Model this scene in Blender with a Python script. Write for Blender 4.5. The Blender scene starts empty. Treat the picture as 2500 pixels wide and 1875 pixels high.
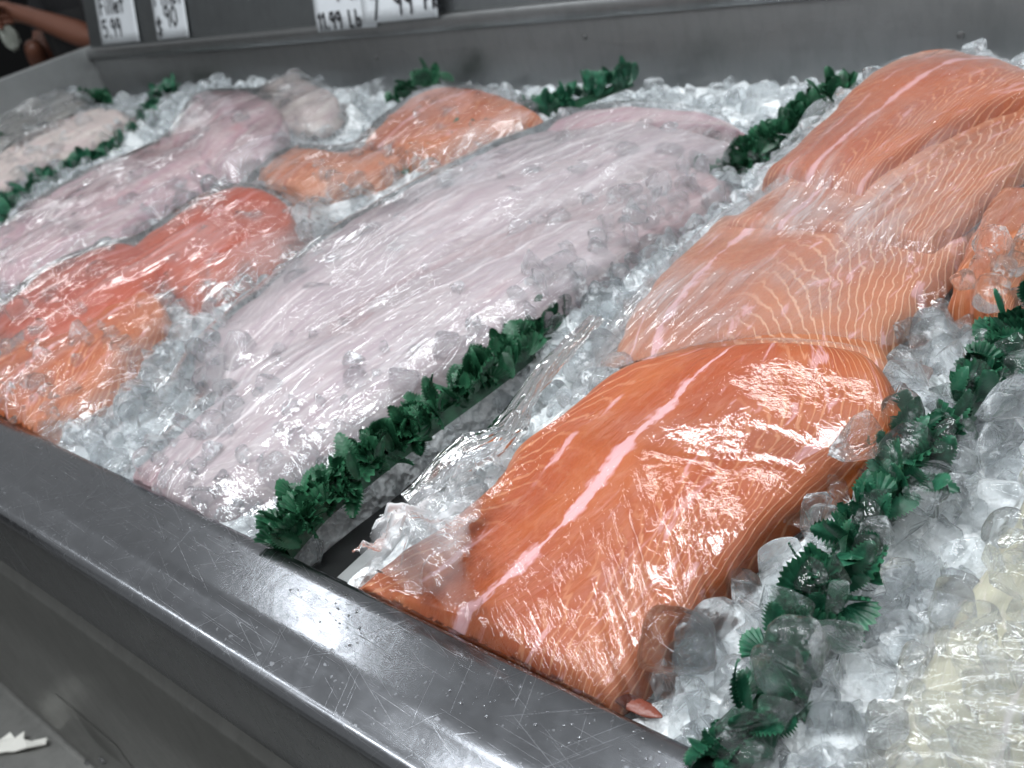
import bpy, bmesh, math, random
import numpy as np
from mathutils import Vector, Matrix, Euler
random.seed(7); RNG = np.random.default_rng(11)
S = bpy.context.scene
COL = S.collection

# ---------------------------------------------------------------- camera
FPX = 2374.0                      # focal length in pixels of a 2500 px wide frame
_a = np.array([-2763, -640.5, FPX]); _b = np.array([2541, -2164.5, FPX]); _c = np.array([1128.6, 3928, FPX])
ROT = np.array([-_a/np.linalg.norm(_a), _b/np.linalg.norm(_b), -_c/np.linalg.norm(_c)])
CAMH = 0.5
cam_data = bpy.data.cameras.new('camera'); cam = bpy.data.objects.new('camera', cam_data); COL.objects.link(cam)
right = ROT @ np.array([1, 0, 0]); up = ROT @ np.array([0, -1, 0]); back = ROT @ np.array([0, 0, -1])
M = Matrix.Identity(4)
for i in range(3):
    M[i][0] = right[i]; M[i][1] = up[i]; M[i][2] = back[i]
M[2][3] = CAMH
cam.matrix_world = M
cam_data.sensor_width = 36; cam_data.lens = FPX/2500*36; cam_data.clip_end = 100; cam_data.clip_start = 0.01
S.camera = cam
def ray(px, py):
    return ROT @ np.array([px*1.13017-1250, py*1.13017-937.5, FPX])
def P(px, py, z=0.0):             # measured point of the photo on the level z
    d = ray(px, py); t = (z-CAMH)/d[2]
    return np.array([d[0]*t, d[1]*t, z])
def Py(px, py, y):                # measured point of the photo on the upright plane y
    d = ray(px, py)*(1.0/ray(px, py)[1])*y
    return np.array([d[0], y, d[2]+CAMH])
foc = P(1300, 1080, 0.04)
cam_data.dof.use_dof = True
cam_data.dof.focus_distance = float(np.dot(foc-np.array([0, 0, CAMH]), -back))
cam_data.dof.aperture_fstop = 8.0

# ---------------------------------------------------------------- world and lamps
wd = bpy.data.worlds.new('World'); S.world = wd; wd.use_nodes = True
wd.node_tree.nodes['Background'].inputs[0].default_value = (0.93, 0.96, 0.98, 1)
wd.node_tree.nodes['Background'].inputs[1].default_value = 0.40
S.view_settings.view_transform = 'Standard'; S.view_settings.look = 'None'
S.view_settings.exposure = -0.14; S.view_settings.gamma = 1.0
S.view_settings.use_curve_mapping = False
def tube(x, y, z, sx, sy, e, col=(0.93, 0.97, 1.0), tilt=(0, 0, 0)):
    l = bpy.data.lights.new('ceiling_lamp', 'AREA'); l.shape = 'RECTANGLE'; l.size = sx; l.size_y = sy; l.energy = e; l.color = col
    o = bpy.data.objects.new('ceiling_lamp', l); o.location = (x, y, z); o.rotation_euler = tilt; COL.objects.link(o)
tube(-2.79, 1.22, 1.95, 0.22, 0.16, 5.0)
for (x, y, e) in ((-1.25, 0.30, 22), (-0.2, 0.75, 22), (-2.3, -1.3, 22), (-1.2, -0.5, 20), (0.6, -0.3, 18), (0.7, 1.6, 14), (-0.7, 1.55, 10), (-3.4, -0.5, 12), (-0.3, -1.4, 16)):
    tube(x, y, 2.3, 1.2, 0.16, e*1.15)

# cycles
S.render.engine = 'CYCLES'
S.cycles.use_denoising = True
S.cycles.max_bounces = 10; S.cycles.transmission_bounces = 9; S.cycles.transparent_max_bounces = 14
S.cycles.use_adaptive_sampling = True; S.cycles.adaptive_threshold = 0.03
S.cycles.glossy_bounces = 3; S.cycles.diffuse_bounces = 2
S.cycles.sample_clamp_indirect = 12
S.cycles.blur_glossy = 0.5

# ---------------------------------------------------------------- node helper
class G:
    def __init__(s, name):
        s.m = bpy.data.materials.new(name); s.m.use_nodes = True
        s.t = s.m.node_tree; s.t.nodes.clear()
        s.out = s.t.nodes.new('ShaderNodeOutputMaterial')
    def put(s, sock, v):
        if v is None: return
        if hasattr(v, 'is_output'): s.t.links.new(v, sock)
        else:
            try: sock.default_value = v
            except Exception:
                sock.default_value = tuple(v)+(1,) if len(v) == 3 else v
    def n(s, typ, outp=0, props=None, **kw):
        nd = s.t.nodes.new(typ)
        for k, v in (props or {}).items(): setattr(nd, k, v)
        for k, v in kw.items():
            key = int(k[1:]) if k[0] == 'i' and k[1:].isdigit() else k.replace('_', ' ')
            s.put(nd.inputs[key], v)
        return nd.outputs[outp]
    def mt(s, op, a, b=None, c=None, clamp=False):
        nd = s.t.nodes.new('ShaderNodeMath'); nd.operation = op; nd.use_clamp = clamp
        s.put(nd.inputs[0], a); s.put(nd.inputs[1], b); s.put(nd.inputs[2], c)
        return nd.outputs[0]
    def mix(s, f, a, b):
        nd = s.t.nodes.new('ShaderNodeMix'); nd.data_type = 'RGBA'
        s.put(nd.inputs[0], f); s.put(nd.inputs[6], a); s.put(nd.inputs[7], b)
        return nd.outputs[2]
    def smooth(s, x, lo, hi, a=0.0, b=1.0):
        nd = s.t.nodes.new('ShaderNodeMapRange'); nd.interpolation_type = 'SMOOTHSTEP'
        s.put(nd.inputs[0], x); s.put(nd.inputs[1], lo); s.put(nd.inputs[2], hi); s.put(nd.inputs[3], a); s.put(nd.inputs[4], b)
        return nd.outputs[0]
    def noise(s, vec, scale, detail=3.0, rough=0.5, dist=0.0, outp=0):
        return s.n('ShaderNodeTexNoise', outp, None, Vector=vec, Scale=scale, Detail=detail, Roughness=rough, Distortion=dist)
    def vor(s, vec, scale, feature='F1', outp=0, rnd=1.0):
        return s.n('ShaderNodeTexVoronoi', outp, {'feature': feature}, Vector=vec, Scale=scale, Randomness=rnd)
    def mapping(s, vec, scale=(1, 1, 1), rot=(0, 0, 0), loc=(0, 0, 0)):
        return s.n('ShaderNodeMapping', 0, None, Vector=vec, Location=loc, Rotation=rot, Scale=scale)
    def obj(s): return s.n('ShaderNodeTexCoord', 3)
    def uv(s): return s.n('ShaderNodeTexCoord', 2)
    def pos(s): return s.n('ShaderNodeNewGeometry', 0)
    def bump(s, h, strength=0.3, dist=0.002, normal=None):
        return s.n('ShaderNodeBump', 0, None, Height=h, Strength=strength, Distance=dist, Normal=normal)
    def bsdf(s, **kw): return s.n('ShaderNodeBsdfPrincipled', 0, None, **kw)
    def done(s, sh):
        s.t.links.new(sh, s.out.inputs[0]); return s.m

# ---------------------------------------------------------------- materials
def steel(name, base=(0.50, 0.51, 0.53), rough=0.3, brush=(4, 60, 60), scratches=True, stain=0.3):
    g = G(name); p = g.pos()
    br = g.noise(g.mapping(p, tuple(b/4.0 for b in brush)), 90, 3, 0.6)
    st = g.noise(p, 9, 5, 0.6); st2 = g.noise(p, 45, 4, 0.6)
    spots = g.smooth(g.noise(p, 160, 2, 0.5), 0.66, 0.74)
    ro = g.mt('ADD', rough-0.08, g.mt('MULTIPLY', g.mt('ADD', st, br), 0.13))
    ro = g.mt('ADD', ro, g.mt('MULTIPLY', g.smooth(st2, 0.45, 0.65), 0.03))
    drip = g.smooth(g.noise(g.mapping(p, (3, 3, 1)), 14, 5, 0.65, 0.5), 0.45, 0.62)
    col = g.mix(g.mt('MULTIPLY', g.mt('MULTIPLY', g.mt('ADD', g.smooth(st, 0.35, 0.7), drip), 0.6), stain), base, tuple(c*0.62 for c in base))
    h = g.mt('MULTIPLY', br, 0.25)
    if scratches:
        tot = None
        for k, (ang, sc, th) in enumerate(((0.35, 6, 0.74), (-0.6, 5, 0.745), (1.2, 7, 0.75), (2.2, 6, 0.755), (0.05, 7, 0.72))):
            v = g.mapping(g.mapping(p, (1, 1, 1), (0, 0, ang)), (1.4, 170, 1), (0, 0, 0), (k*3.1, k*1.7, 0))
            sn = g.smooth(g.noise(v, sc, 1.0, 0.4), th-0.03, th)
            tot = sn if tot is None else g.mt('MAXIMUM', tot, sn)
        col = g.mix(g.mt('MULTIPLY', tot, 0.08), col, (0.75, 0.77, 0.8))
        ro = g.mt('ADD', ro, g.mt('MULTIPLY', tot, 0.07))
        h = g.mt('ADD', h, g.mt('MULTIPLY', tot, -0.3))
    ro = g.mt('ADD', ro, g.mt('MULTIPLY', spots, 0.15))
    nrm = g.bump(h, 0.15, 0.0003, g.bump(st, 0.15, 0.004))
    return g.done(g.bsdf(Base_Color=col, Metallic=1.0, Roughness=ro, Normal=nrm))

def salmon(name, deep=(0.34, 0.060, 0.010), light=(0.40, 0.100, 0.022), line=(0.62, 0.30, 0.16), F=40, lines=0.75, centre=1.0, red=0.0):
    g = G(name); uv = g.uv()
    sep = g.t.nodes.new('ShaderNodeSeparateXYZ'); g.t.links.new(uv, sep.inputs[0]); u, v = sep.outputs[0], sep.outputs[1]
    big = g.noise(uv, 7, 3, 0.5); mid = g.noise(uv, 26, 3, 0.55, 0.4); fine = g.noise(uv, 260, 3, 0.6)
    wob = g.noise(uv, 11, 2, 0.5, 0.6)
    d = g.mt('SUBTRACT', v, 0.4); ad = g.mt('ABSOLUTE', d)
    over = g.mt('MAXIMUM', g.mt('SUBTRACT', ad, 0.12), 0.0)
    s = g.mt('MULTIPLY', u, F)
    s = g.mt('ADD', s, g.mt('MULTIPLY', ad, -9.0))
    s = g.mt('ADD', s, g.mt('MULTIPLY', g.mt('MULTIPLY', over, over), 85.0))
    s = g.mt('ADD', s, g.mt('MULTIPLY', wob, 1.7)); s = g.mt('ADD', s, g.mt('MULTIPLY', mid, 0.9))
    sn = g.mt('SINE', g.mt('MULTIPLY', s, 6.2832))
    lm = g.smooth(sn, g.mt('SUBTRACT', 0.90, g.mt('MULTIPLY', g.noise(uv, 30, 2), 0.5)), 1.0)
    edge = g.smooth(ad, 0.13, 0.34)
    amt = g.mt('ADD', g.mt('MULTIPLY', edge, 0.85), 0.12)
    amt = g.mt('MULTIPLY', amt, g.smooth(mid, 0.2, 0.42))
    lm = g.mt('MULTIPLY', g.mt('MULTIPLY', lm, amt), lines, None, True)
    # white seam down the middle, ragged
    dd = g.mt('ABSOLUTE', g.mt('ADD', d, g.mt('MULTIPLY', g.mt('SUBTRACT', g.noise(uv, 45, 4, 0.7), 0.5), 0.06)))
    wid = g.mt('MULTIPLY', g.smooth(g.noise(g.mapping(uv, (1, 0.2, 1)), 30, 3, 0.6), 0.28, 0.70), 0.042)
    cm = g.mt('SUBTRACT', 1.0, g.smooth(dd, g.mt('MULTIPLY', wid, 0.35), g.mt('ADD', wid, 0.004)))
    d2 = g.mt('ABSOLUTE', g.mt('ADD', g.mt('ADD', d, 0.19), g.mt('MULTIPLY', g.mt('SUBTRACT', g.noise(uv, 40, 4, 0.7), 0.5), 0.06)))
    c2 = g.mt('MULTIPLY', g.smooth(d2, 0.004, 0.016, 1.0, 0.0), g.smooth(g.noise(uv, 16, 2, 0.5), 0.46, 0.56))
    cm = g.mt('MULTIPLY', g.mt('MAXIMUM', cm, g.mt('MULTIPLY', c2, 0.8)), centre*0.85, None, True)
    # pale patches of fat
    bl = g.smooth(g.noise(uv, 17, 4, 0.62, 0.8), 0.575, 0.66)
    bl = g.mt('MULTIPLY', bl, g.mt('MULTIPLY', g.smooth(v, 0.42, 0.62), 0.6*centre))
    col = g.mix(g.smooth(big, 0.35, 0.68), deep, light)
    col = g.mix(g.mt('MULTIPLY', g.smooth(v, 0.72, 1.0), 0.5), col, light)
    col = g.mix(g.mt('MULTIPLY', g.mt('SUBTRACT', fine, 0.35), 0.5, None, True), col, line)
    col = g.mix(lm, col, line)
    col = g.mix(g.mt('MAXIMUM', cm, bl), col, (0.74, 0.47, 0.50))
    if red:
        col = g.mix(g.mt('MULTIPLY', g.smooth(mid, 0.5, 0.62), red), col, (0.25, 0.035, 0.02))
    h = g.mt('ADD', g.mt('MULTIPLY', lm, -0.8), g.mt('MULTIPLY', fine, 0.35))
    nrm = g.bump(h, 0.45, 0.0015, g.bump(mid, 0.35, 0.006))
    return g.done(g.bsdf(Base_Color=col, Roughness=g.mt('ADD', 0.26, g.mt('MULTIPLY', fine, 0.22)), Normal=nrm, IOR=1.38,
                         Subsurface_Weight=0.12, Subsurface_Radius=(0.010, 0.004, 0.002), Subsurface_Scale=0.6))

def whitefish(name, c1=(0.47, 0.41, 0.415), c2=(0.37, 0.295, 0.32), red=0.12, dark=0.0):
    g = G(name); uv = g.uv()
    sep = g.t.nodes.new('ShaderNodeSeparateXYZ'); g.t.links.new(uv, sep.inputs[0]); v = sep.outputs[1]
    st = g.noise(g.mapping(uv, (3.5, 11, 1)), 2.2, 5, 0.6, 0.5)
    st2 = g.noise(g.mapping(uv, (10, 60, 1)), 2.5, 3, 0.6)
    bl = g.noise(uv, 9, 4, 0.6); fine = g.noise(uv, 220, 3, 0.6)
    col = g.mix(g.smooth(st, 0.3, 0.7), c2, c1)
    col = g.mix(g.mt('MULTIPLY', g.smooth(st2, 0.55, 0.7), 0.35), col, (0.72, 0.66, 0.66))
    d = g.mt('ABSOLUTE', g.mt('ADD', g.mt('SUBTRACT', v, 0.42), g.mt('MULTIPLY', g.mt('SUBTRACT', bl, 0.5), 0.05)))
    col = g.mix(g.mt('SUBTRACT', 0.75, g.smooth(d, 0.004, 0.018, 0, 0.75)), col, (0.76, 0.70, 0.70))
    col = g.mix(g.mt('MULTIPLY', g.smooth(bl, 0.57, 0.7), red), col, (0.42, 0.14, 0.16))
    if dark: col = g.mix(g.mt('MULTIPLY', g.smooth(st, 0.45, 0.6), dark), col, (0.10, 0.095, 0.09))
    u = sep.outputs[0]; ad = g.mt('ABSOLUTE', g.mt('SUBTRACT', v, 0.42))
    sW = g.mt('ADD', g.mt('MULTIPLY', u, 46), g.mt('ADD', g.mt('MULTIPLY', ad, -14.0), g.mt('MULTIPLY', bl, 3.5)))
    wl = g.mt('MULTIPLY', g.smooth(g.mt('SINE', g.mt('MULTIPLY', sW, 6.2832)), 0.55, 1.0), g.smooth(st, 0.4, 0.62))
    col = g.mix(g.mt('MULTIPLY', wl, 0.40), col, (0.70, 0.64, 0.64))
    nrm = g.bump(g.mt('ADD', g.mt('MULTIPLY', st2, 0.6), g.mt('ADD', g.mt('MULTIPLY', wl, -0.6), g.mt('MULTIPLY', fine, 0.3))), 0.4, 0.002, g.bump(st, 0.35, 0.008))
    return g.done(g.bsdf(Base_Color=col, Roughness=0.3, Normal=nrm, IOR=1.38, Subsurface_Weight=0.1, Subsurface_Radius=(0.010, 0.006, 0.005), Subsurface_Scale=0.6))

def film_mat(name, haze=0.10, ang=0.0, streak=0.6, fine_scale=60, tint=(0.80, 0.80, 0.82), spec=1.0):
    g = G(name); p = g.pos()
    hz = g.n('ShaderNodeAttribute', 2, {'attribute_name': 'fold'})
    aw = g.n('ShaderNodeAttribute', 2, {'attribute_name': 'across'}); al = g.n('ShaderNodeAttribute', 2, {'attribute_name': 'along'}); sm = g.n('ShaderNodeAttribute', 2, {'attribute_name': 'strain'})
    warp = g.mt('MULTIPLY', g.mt('SUBTRACT', g.noise(p, 9, 2, 0.5), 0.5), 0.022)
    sv = g.n('ShaderNodeCombineXYZ', 0, None, i0=g.mt('ADD', aw, warp), i1=g.mt('MULTIPLY', al, 0.05), i2=ang)
    s1 = g.noise(sv, fine_scale*2.4, 2, 0.5)
    rdg = g.mt('SUBTRACT', 1.0, g.mt('MULTIPLY', g.mt('ABSOLUTE', g.mt('SUBTRACT', s1, 0.5)), 10.0), None, True)
    cr = g.noise(p, 130, 3, 0.6, 0.2)
    dr = g.mt('SUBTRACT', 1.0, g.smooth(g.vor(p, 300), 0.08, 0.26))
    area = g.smooth(g.noise(p, 17, 2, 0.5), 0.46, 0.60)
    dr = g.mt('MULTIPLY', dr, area)
    patch = g.mt('MULTIPLY', g.smooth(g.noise(p, 7, 2, 0.5), 0.44, 0.60), sm)
    strk = g.mt('MULTIPLY', rdg, g.mt('MULTIPLY', patch, streak))
    h = g.mt('ADD', g.mt('MULTIPLY', cr, 0.55), g.mt('MULTIPLY', dr, 0.50))
    nrm = g.bump(h, 0.42, 0.0018)
    dash = g.mt('MULTIPLY', strk, g.smooth(g.noise(g.n('ShaderNodeCombineXYZ', 0, None, i0=aw, i1=g.mt('MULTIPLY', al, 0.35), i2=3.0), 75, 2, 0.5), 0.40, 0.52))
    nrm = g.bump(g.mt('ADD', g.mt('MULTIPLY', strk, 0.35), dash), min(1.0, streak), 0.0045, nrm)
    gl = g.n('ShaderNodeBsdfGlossy', 0, None, Color=(1, 1, 1), Roughness=0.07, Normal=nrm)
    fr = g.n('ShaderNodeFresnel', 0, None, IOR=1.5)
    tr = g.n('ShaderNodeBsdfTransparent', 0, None, Color=(0.97, 0.975, 0.98))
    df = g.n('ShaderNodeBsdfDiffuse', 0, None, Color=tint, Normal=nrm)
    hf = g.mt('ADD', g.mt('MULTIPLY', strk, haze*1.6), g.mt('ADD', haze*0.5, g.mt('MULTIPLY', patch, haze*0.6)))
    bd = g.n('ShaderNodeAttribute', 2, {'attribute_name': 'inner'})
    hf = g.mt('ADD', hf, g.mt('MULTIPLY', hz, 0.5), None, True)
    hf = g.mt('MULTIPLY', hf, bd)
    body = g.n('ShaderNodeMixShader', 0, None, Fac=hf, i1=tr, i2=df)
    ff = g.mt('MULTIPLY', g.mt('MULTIPLY', fr, 1.2), spec, None, True)
    return g.done(g.n('ShaderNodeMixShader', 0, None, Fac=ff, i1=body, i2=gl))

def ice_mat(name, frost=0.18, tint=(0.97, 0.985, 0.99), rough=0.04):
    g = G(name); p = g.pos()
    n1 = g.noise(p, 38, 3, 0.6); n2 = g.noise(p, 120, 3, 0.6, 0.6)
    n3 = g.noise(p, 210, 5, 0.75, 0.8)
    fm = g.mt('MULTIPLY', g.mt('MULTIPLY', g.smooth(n1, 0.50, 0.66), g.smooth(n3, 0.46, 0.60)), frost*1.8, None, True)
    fm = g.mt('ADD', fm, frost*0.10, None, True)
    nrm = g.bump(g.mt('ADD', n1, g.mt('MULTIPLY', n2, 0.12)), 0.35, 0.004)
    gl = g.bsdf(Base_Color=tint, Roughness=rough, IOR=1.31, Transmission_Weight=1.0, Normal=nrm)
    wh = g.bsdf(Base_Color=(0.84, 0.87, 0.89), Roughness=0.25, Normal=nrm)
    tr = g.n('ShaderNodeBsdfTransparent', 0, None, Color=(0.98, 0.99, 1.0))
    gl = g.n('ShaderNodeMixShader', 0, None, Fac=0.30, i1=gl, i2=tr)
    return g.done(g.n('ShaderNodeMixShader', 0, None, Fac=fm, i1=gl, i2=wh))

def bed_mat(name):
    g = G(name); p = g.pos()
    n1 = g.noise(p, 40, 4, 0.65); v1 = g.vor(p, 60); v2 = g.vor(p, 150)
    col = g.mix(g.smooth(n1, 0.35, 0.65), (0.74, 0.78, 0.79), (0.92, 0.94, 0.95))
    h = g.mt('ADD', g.mt('MULTIPLY', v1, 1.0), g.mt('ADD', g.mt('MULTIPLY', v2, 0.35), g.mt('MULTIPLY', n1, 0.8)))
    nrm = g.bump(h, 0.9, 0.012)
    return g.done(g.bsdf(Base_Color=col, Roughness=0.12, Normal=nrm, IOR=1.31))

def leaf_mat(name, c=(0.008, 0.064, 0.030)):
    g = G(name); p = g.pos()
    n = g.noise(p, 55, 3, 0.6); tip = g.n('ShaderNodeAttribute', 2, {'attribute_name': 'tip'})
    col = g.mix(g.smooth(n, 0.35, 0.65), tuple(q*0.6 for q in c), (c[0]*2.4+0.006, c[1]*1.8, c[2]*1.9))
    col = g.mix(g.mt('MULTIPLY', g.smooth(tip, 0.75, 1.0), 0.35), col, (0.06, 0.24, 0.12))
    b = g.bsdf(Base_Color=col, Roughness=0.34, Normal=g.bump(g.noise(p, 260, 2, 0.5), 0.3, 0.001))
    t = g.n('ShaderNodeBsdfTranslucent', 0, None, Color=col)
    return g.done(g.n('ShaderNodeMixShader', 0, None, Fac=0.12, i1=b, i2=t))

def plain(name, col, rough=0.5, bump=0.0, var=0.2, scale=30, **kw):
    g = G(name); p = g.pos(); n = g.noise(p, scale, 4, 0.6)
    c = g.mix(g.mt('MULTIPLY', n, var*2), col, tuple(x*0.5 for x in col))
    return g.done(g.bsdf(Base_Color=c, Roughness=rough, Normal=g.bump(n, bump, 0.002) if bump else None, **kw))

MT = dict(
    rim=steel('brushed_steel_rim', (0.245, 0.253, 0.27), 0.165, stain=0.25), face=steel('brushed_steel_face', (0.29, 0.29, 0.278), 0.30, (4, 60, 60), False, 0.4),
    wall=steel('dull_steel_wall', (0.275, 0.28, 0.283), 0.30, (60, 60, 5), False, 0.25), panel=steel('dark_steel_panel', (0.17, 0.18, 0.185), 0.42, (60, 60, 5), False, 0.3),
    side=steel('side_steel', (0.42, 0.43, 0.43), 0.45, (5, 60, 60), False, 0.2),
    salmon=salmon('salmon_front'), salmon2=salmon('salmon_pale', (0.38, 0.115, 0.046), (0.42, 0.160, 0.075), F=46, lines=1.0, line=(0.66, 0.40, 0.27), red=0.12),
    salmon3=salmon('salmon_deep', (0.34, 0.068, 0.016), (0.40, 0.105, 0.032), F=50, lines=1.0, centre=0.8),
    coral=salmon('salmon_coral', (0.34, 0.040, 0.010), (0.38, 0.062, 0.018), (0.55, 0.20, 0.14), F=40, lines=0.9, centre=0.4),
    steak=salmon('salmon_striped', (0.34, 0.085, 0.026), (0.38, 0.12, 0.042), (0.68, 0.38, 0.27), F=36, lines=1.3, centre=0.1),
    cod=whitefish('cod'), cod3=whitefish('cod_pinkish', (0.44, 0.365, 0.37), (0.36, 0.26, 0.275), 0.25), cod2=whitefish('cod_pink', (0.47, 0.37, 0.365), (0.40, 0.24, 0.28), 0.5),
    codp=whitefish('cod_pale', (0.50, 0.45, 0.41), (0.42, 0.33, 0.33), 0.15), grey=whitefish('grey_skin_fish', (0.34, 0.33, 0.31), (0.24, 0.23, 0.21), 0.0, 0.6),
    squid=whitefish('yellow_fish', (0.50, 0.47, 0.33), (0.38, 0.37, 0.27), 0.0),
    ice=ice_mat('clear_ice', 0.20, rough=0.0), iceb=ice_mat('crushed_ice', 0.34, rough=0.02), frosty=ice_mat('cloudy_ice', 0.9),
    bed=bed_mat('packed_ice'), leaf=leaf_mat('green_plastic_leaf'), leaf2=leaf_mat('green_plastic_leaf_blue', (0.009, 0.078, 0.042)),
    film=film_mat('cling_film', 0.012, 0.3, 0.5), filmhaze=film_mat('cling_film_hazy', 0.17, 0.25, 0.75, 40, (0.52, 0.49, 0.50)),
    filmw=film_mat('cling_film_white_fish', 0.06, 0.12, 0.9, 50), filmr=film_mat('cling_film_red_fish', 0.04, 0.1, 1.2, 40), roll=film_mat('cling_film_rolled', 0.13, 0, 0.9, 80),
    filmg=film_mat('cling_film_milky', 0.10, 0.5, 0.2, 20, (0.72, 0.72, 0.68)), crumple=film_mat('cling_film_crumpled', 0.30, 0.3, 0.35, 80), clearice=ice_mat('very_clear_ice', 0.03, rough=0.0),
    black=plain('black_cloth', (0.006, 0.006, 0.007), 0.85), speck=plain('speckled_black_knit', (0.012, 0.012, 0.014), 0.8, 0.6, 0.3, 180),
    skin=plain('brown_skin', (0.16, 0.062, 0.038), 0.45, 0.1, 0.15, 20), dark=plain('dark_plastic', (0.02, 0.022, 0.022), 0.35, 0.2),
    card=plain('white_card', (0.62, 0.65, 0.68), 0.35, 0.05, 0.05), ink=plain('black_ink', (0.012, 0.012, 0.016), 0.5),
    paper=plain('torn_paper', (0.72, 0.71, 0.66), 0.7, 0.4, 0.1), hole=plain('dark_rivet', (0.08, 0.08, 0.08), 0.4, 0.1, 0.2),
    backwall=plain('dark_wall', (0.006, 0.006, 0.007), 0.8, 0.0, 0.1, 2), floor=plain('grey_floor', (0.16, 0.16, 0.155), 0.6, 0.1, 0.2, 4), bag=plain('pale_bag', (0.35, 0.37, 0.33), 0.4, 0.4, 0.3),
    redpack=plain('red_brown_flesh', (0.20, 0.055, 0.035), 0.25, 0.8, 0.3, 120), blood=plain('dark_red_flesh', (0.20, 0.05, 0.04), 0.25, 0.4, 0.3, 60),
)
def water_mat():
    g = G('water_drop')
    return g.done(g.bsdf(Base_Color=(1, 1, 1), Roughness=0.0, IOR=1.33, Transmission_Weight=1.0))
MT['water'] = water_mat()

# ---------------------------------------------------------------- object helpers
def tag(o, label=None, cat=None, group=None, kind=None):
    if label: o['label'] = label
    if cat: o['category'] = cat
    if group: o['group'] = group
    if kind: o['kind'] = kind
    return o
def mesh_obj(name, verts, faces, mat, parent=None, smooth=True, uvs=None):
    me = bpy.data.meshes.new(name); me.from_pydata([tuple(map(float, v)) for v in verts], [], faces)
    if smooth: me.polygons.foreach_set('use_smooth', [True]*len(me.polygons))
    if uvs is not None:
        l = me.uv_layers.new(name='UVMap')
        idx = np.zeros(len(me.loops), dtype=np.int32); me.loops.foreach_get('vertex_index', idx)
        l.data.foreach_set('uv', np.asarray(uvs, dtype=np.float32)[idx].ravel())
    if mat: me.materials.append(mat)
    o = bpy.data.objects.new(name, me); COL.objects.link(o)
    if parent: o.parent = parent
    return o
def empty(name, loc=(0, 0, 0)):
    o = bpy.data.objects.new(name, None); COL.objects.link(o); o.location = loc; o.empty_display_size = 0.05; return o
def thing(name, loc, label, cat, group=None): return tag(empty(name, loc), label, cat, group)
def keep(o, parent):              # parent without moving
    o.parent = parent; o.matrix_parent_inverse = Matrix.Translation(parent.location).inverted(); return o
def extrude_profile(name, prof, x0, x1, mat, parent, nx=2, smooth=True):   # (y,z) profile run along x
    vs, fs = [], []; n = len(prof)
    for i in range(nx):
        x = x0+(x1-x0)*i/(nx-1)
        for (y, z) in prof: vs.append((x, y, z))
    for i in range(nx-1):
        for j in range(n-1): fs.append((i*n+j, i*n+j+1, (i+1)*n+j+1, (i+1)*n+j))
    o = mesh_obj(name, vs, fs, mat, None, smooth); keep(o, parent); return o
def box(name, lo, hi, mat, parent=None, bev=0.0):
    bm = bmesh.new(); bmesh.ops.create_cube(bm, size=1.0)
    for v in bm.verts: v.co = Vector([(lo[i]+hi[i])/2+v.co[i]*(hi[i]-lo[i]) for i in range(3)])
    if bev: bmesh.ops.bevel(bm, geom=bm.edges[:], offset=bev, segments=3, affect='EDGES')
    me = bpy.data.meshes.new(name); bm.to_mesh(me); bm.free(); me.materials.append(mat)
    o = bpy.data.objects.new(name, me); COL.objects.link(o)
    if parent: keep(o, parent)
    return o

# smooth value noise on numpy arrays
_tab = RNG.random((256, 256))
def vnoise(x, y):
    xi = np.floor(x).astype(int); yi = np.floor(y).astype(int); fx = x-xi; fy = y-yi
    fx = fx*fx*(3-2*fx); fy = fy*fy*(3-2*fy)
    t = lambda a, b: _tab[a % 256, b % 256]
    return (t(xi, yi)*(1-fx)+t(xi+1, yi)*fx)*(1-fy)+(t(xi, yi+1)*(1-fx)+t(xi+1, yi+1)*fx)*fy
def fbm(x, y, o=4):
    s = 0; a = 0.5; tot = 0
    for k in range(o): s = s+a*vnoise(x*2**k+17*k, y*2**k+31*k); tot += a; a *= 0.5
    return s/tot

# ---------------------------------------------------------------- display case
XL = -3.35; XR = 1.0; YB = 1.6
case = thing('display_case', (-1.2, 0.2, -0.9), 'long brushed stainless steel fish counter with wide scratched front rim and raised back wall', 'display case')
def zy(px, py, y): return float(Py(px, py, y)[2])
y_out = 0.184; z_c = -0.001; y_crease = float(P(450, 1284)[1])
prof = [(0.292, -0.12), (0.292, -0.006), (0.2905, -0.002), (0.286, 0.0)]
prof += [(0.286-(0.286-y_crease)*k/6, 0.0) for k in range(1, 7)]
# outer strip falls away very slightly and rolls over the front edge
prof += [(y_crease-0.0035, -0.0012), (y_out+0.018, -0.0040)]
for k in range(1, 9):
    a = math.pi/2*k/8; prof.append((y_out+0.016-0.014*math.sin(a), -0.0184+0.014*math.cos(a)))
zf = zy(320, 1445, 0.184)
prof += [(y_out+0.002, -0.03), (y_out+0.002, zf+0.004)]
extrude_profile('front_rim', prof, XL-0.03, XR, MT['rim'], case, 40)
z2 = zf-0.012
pr2 = [(y_out+0.004, zf+0.0038), (y_out+0.003, zf), (y_out-0.004, z2+0.002), (y_out-0.006, z2-0.002), (y_out-0.006, -0.9)]
zj = zy(100, 1563, y_out-0.006)
vs = []
pr2 = pr2[:-1]+[(y_out-0.006, zj+0.002), (y_out+0.001, zj+0.001), (y_out+0.001, zj-0.001), (y_out-0.010, zj-0.004), (y_out-0.018, zj-0.006), (y_out-0.75, zj-0.012), (y_out-0.752, zj-0.020), (y_out-0.752, -0.945)]
fp = extrude_profile('front_panel', pr2, XL-0.03, XR, MT['face'], case, 60)
# the dent pressed into the front panel
d0 = Py(215, 1598, y_out-0.006)
N = 60
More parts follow.
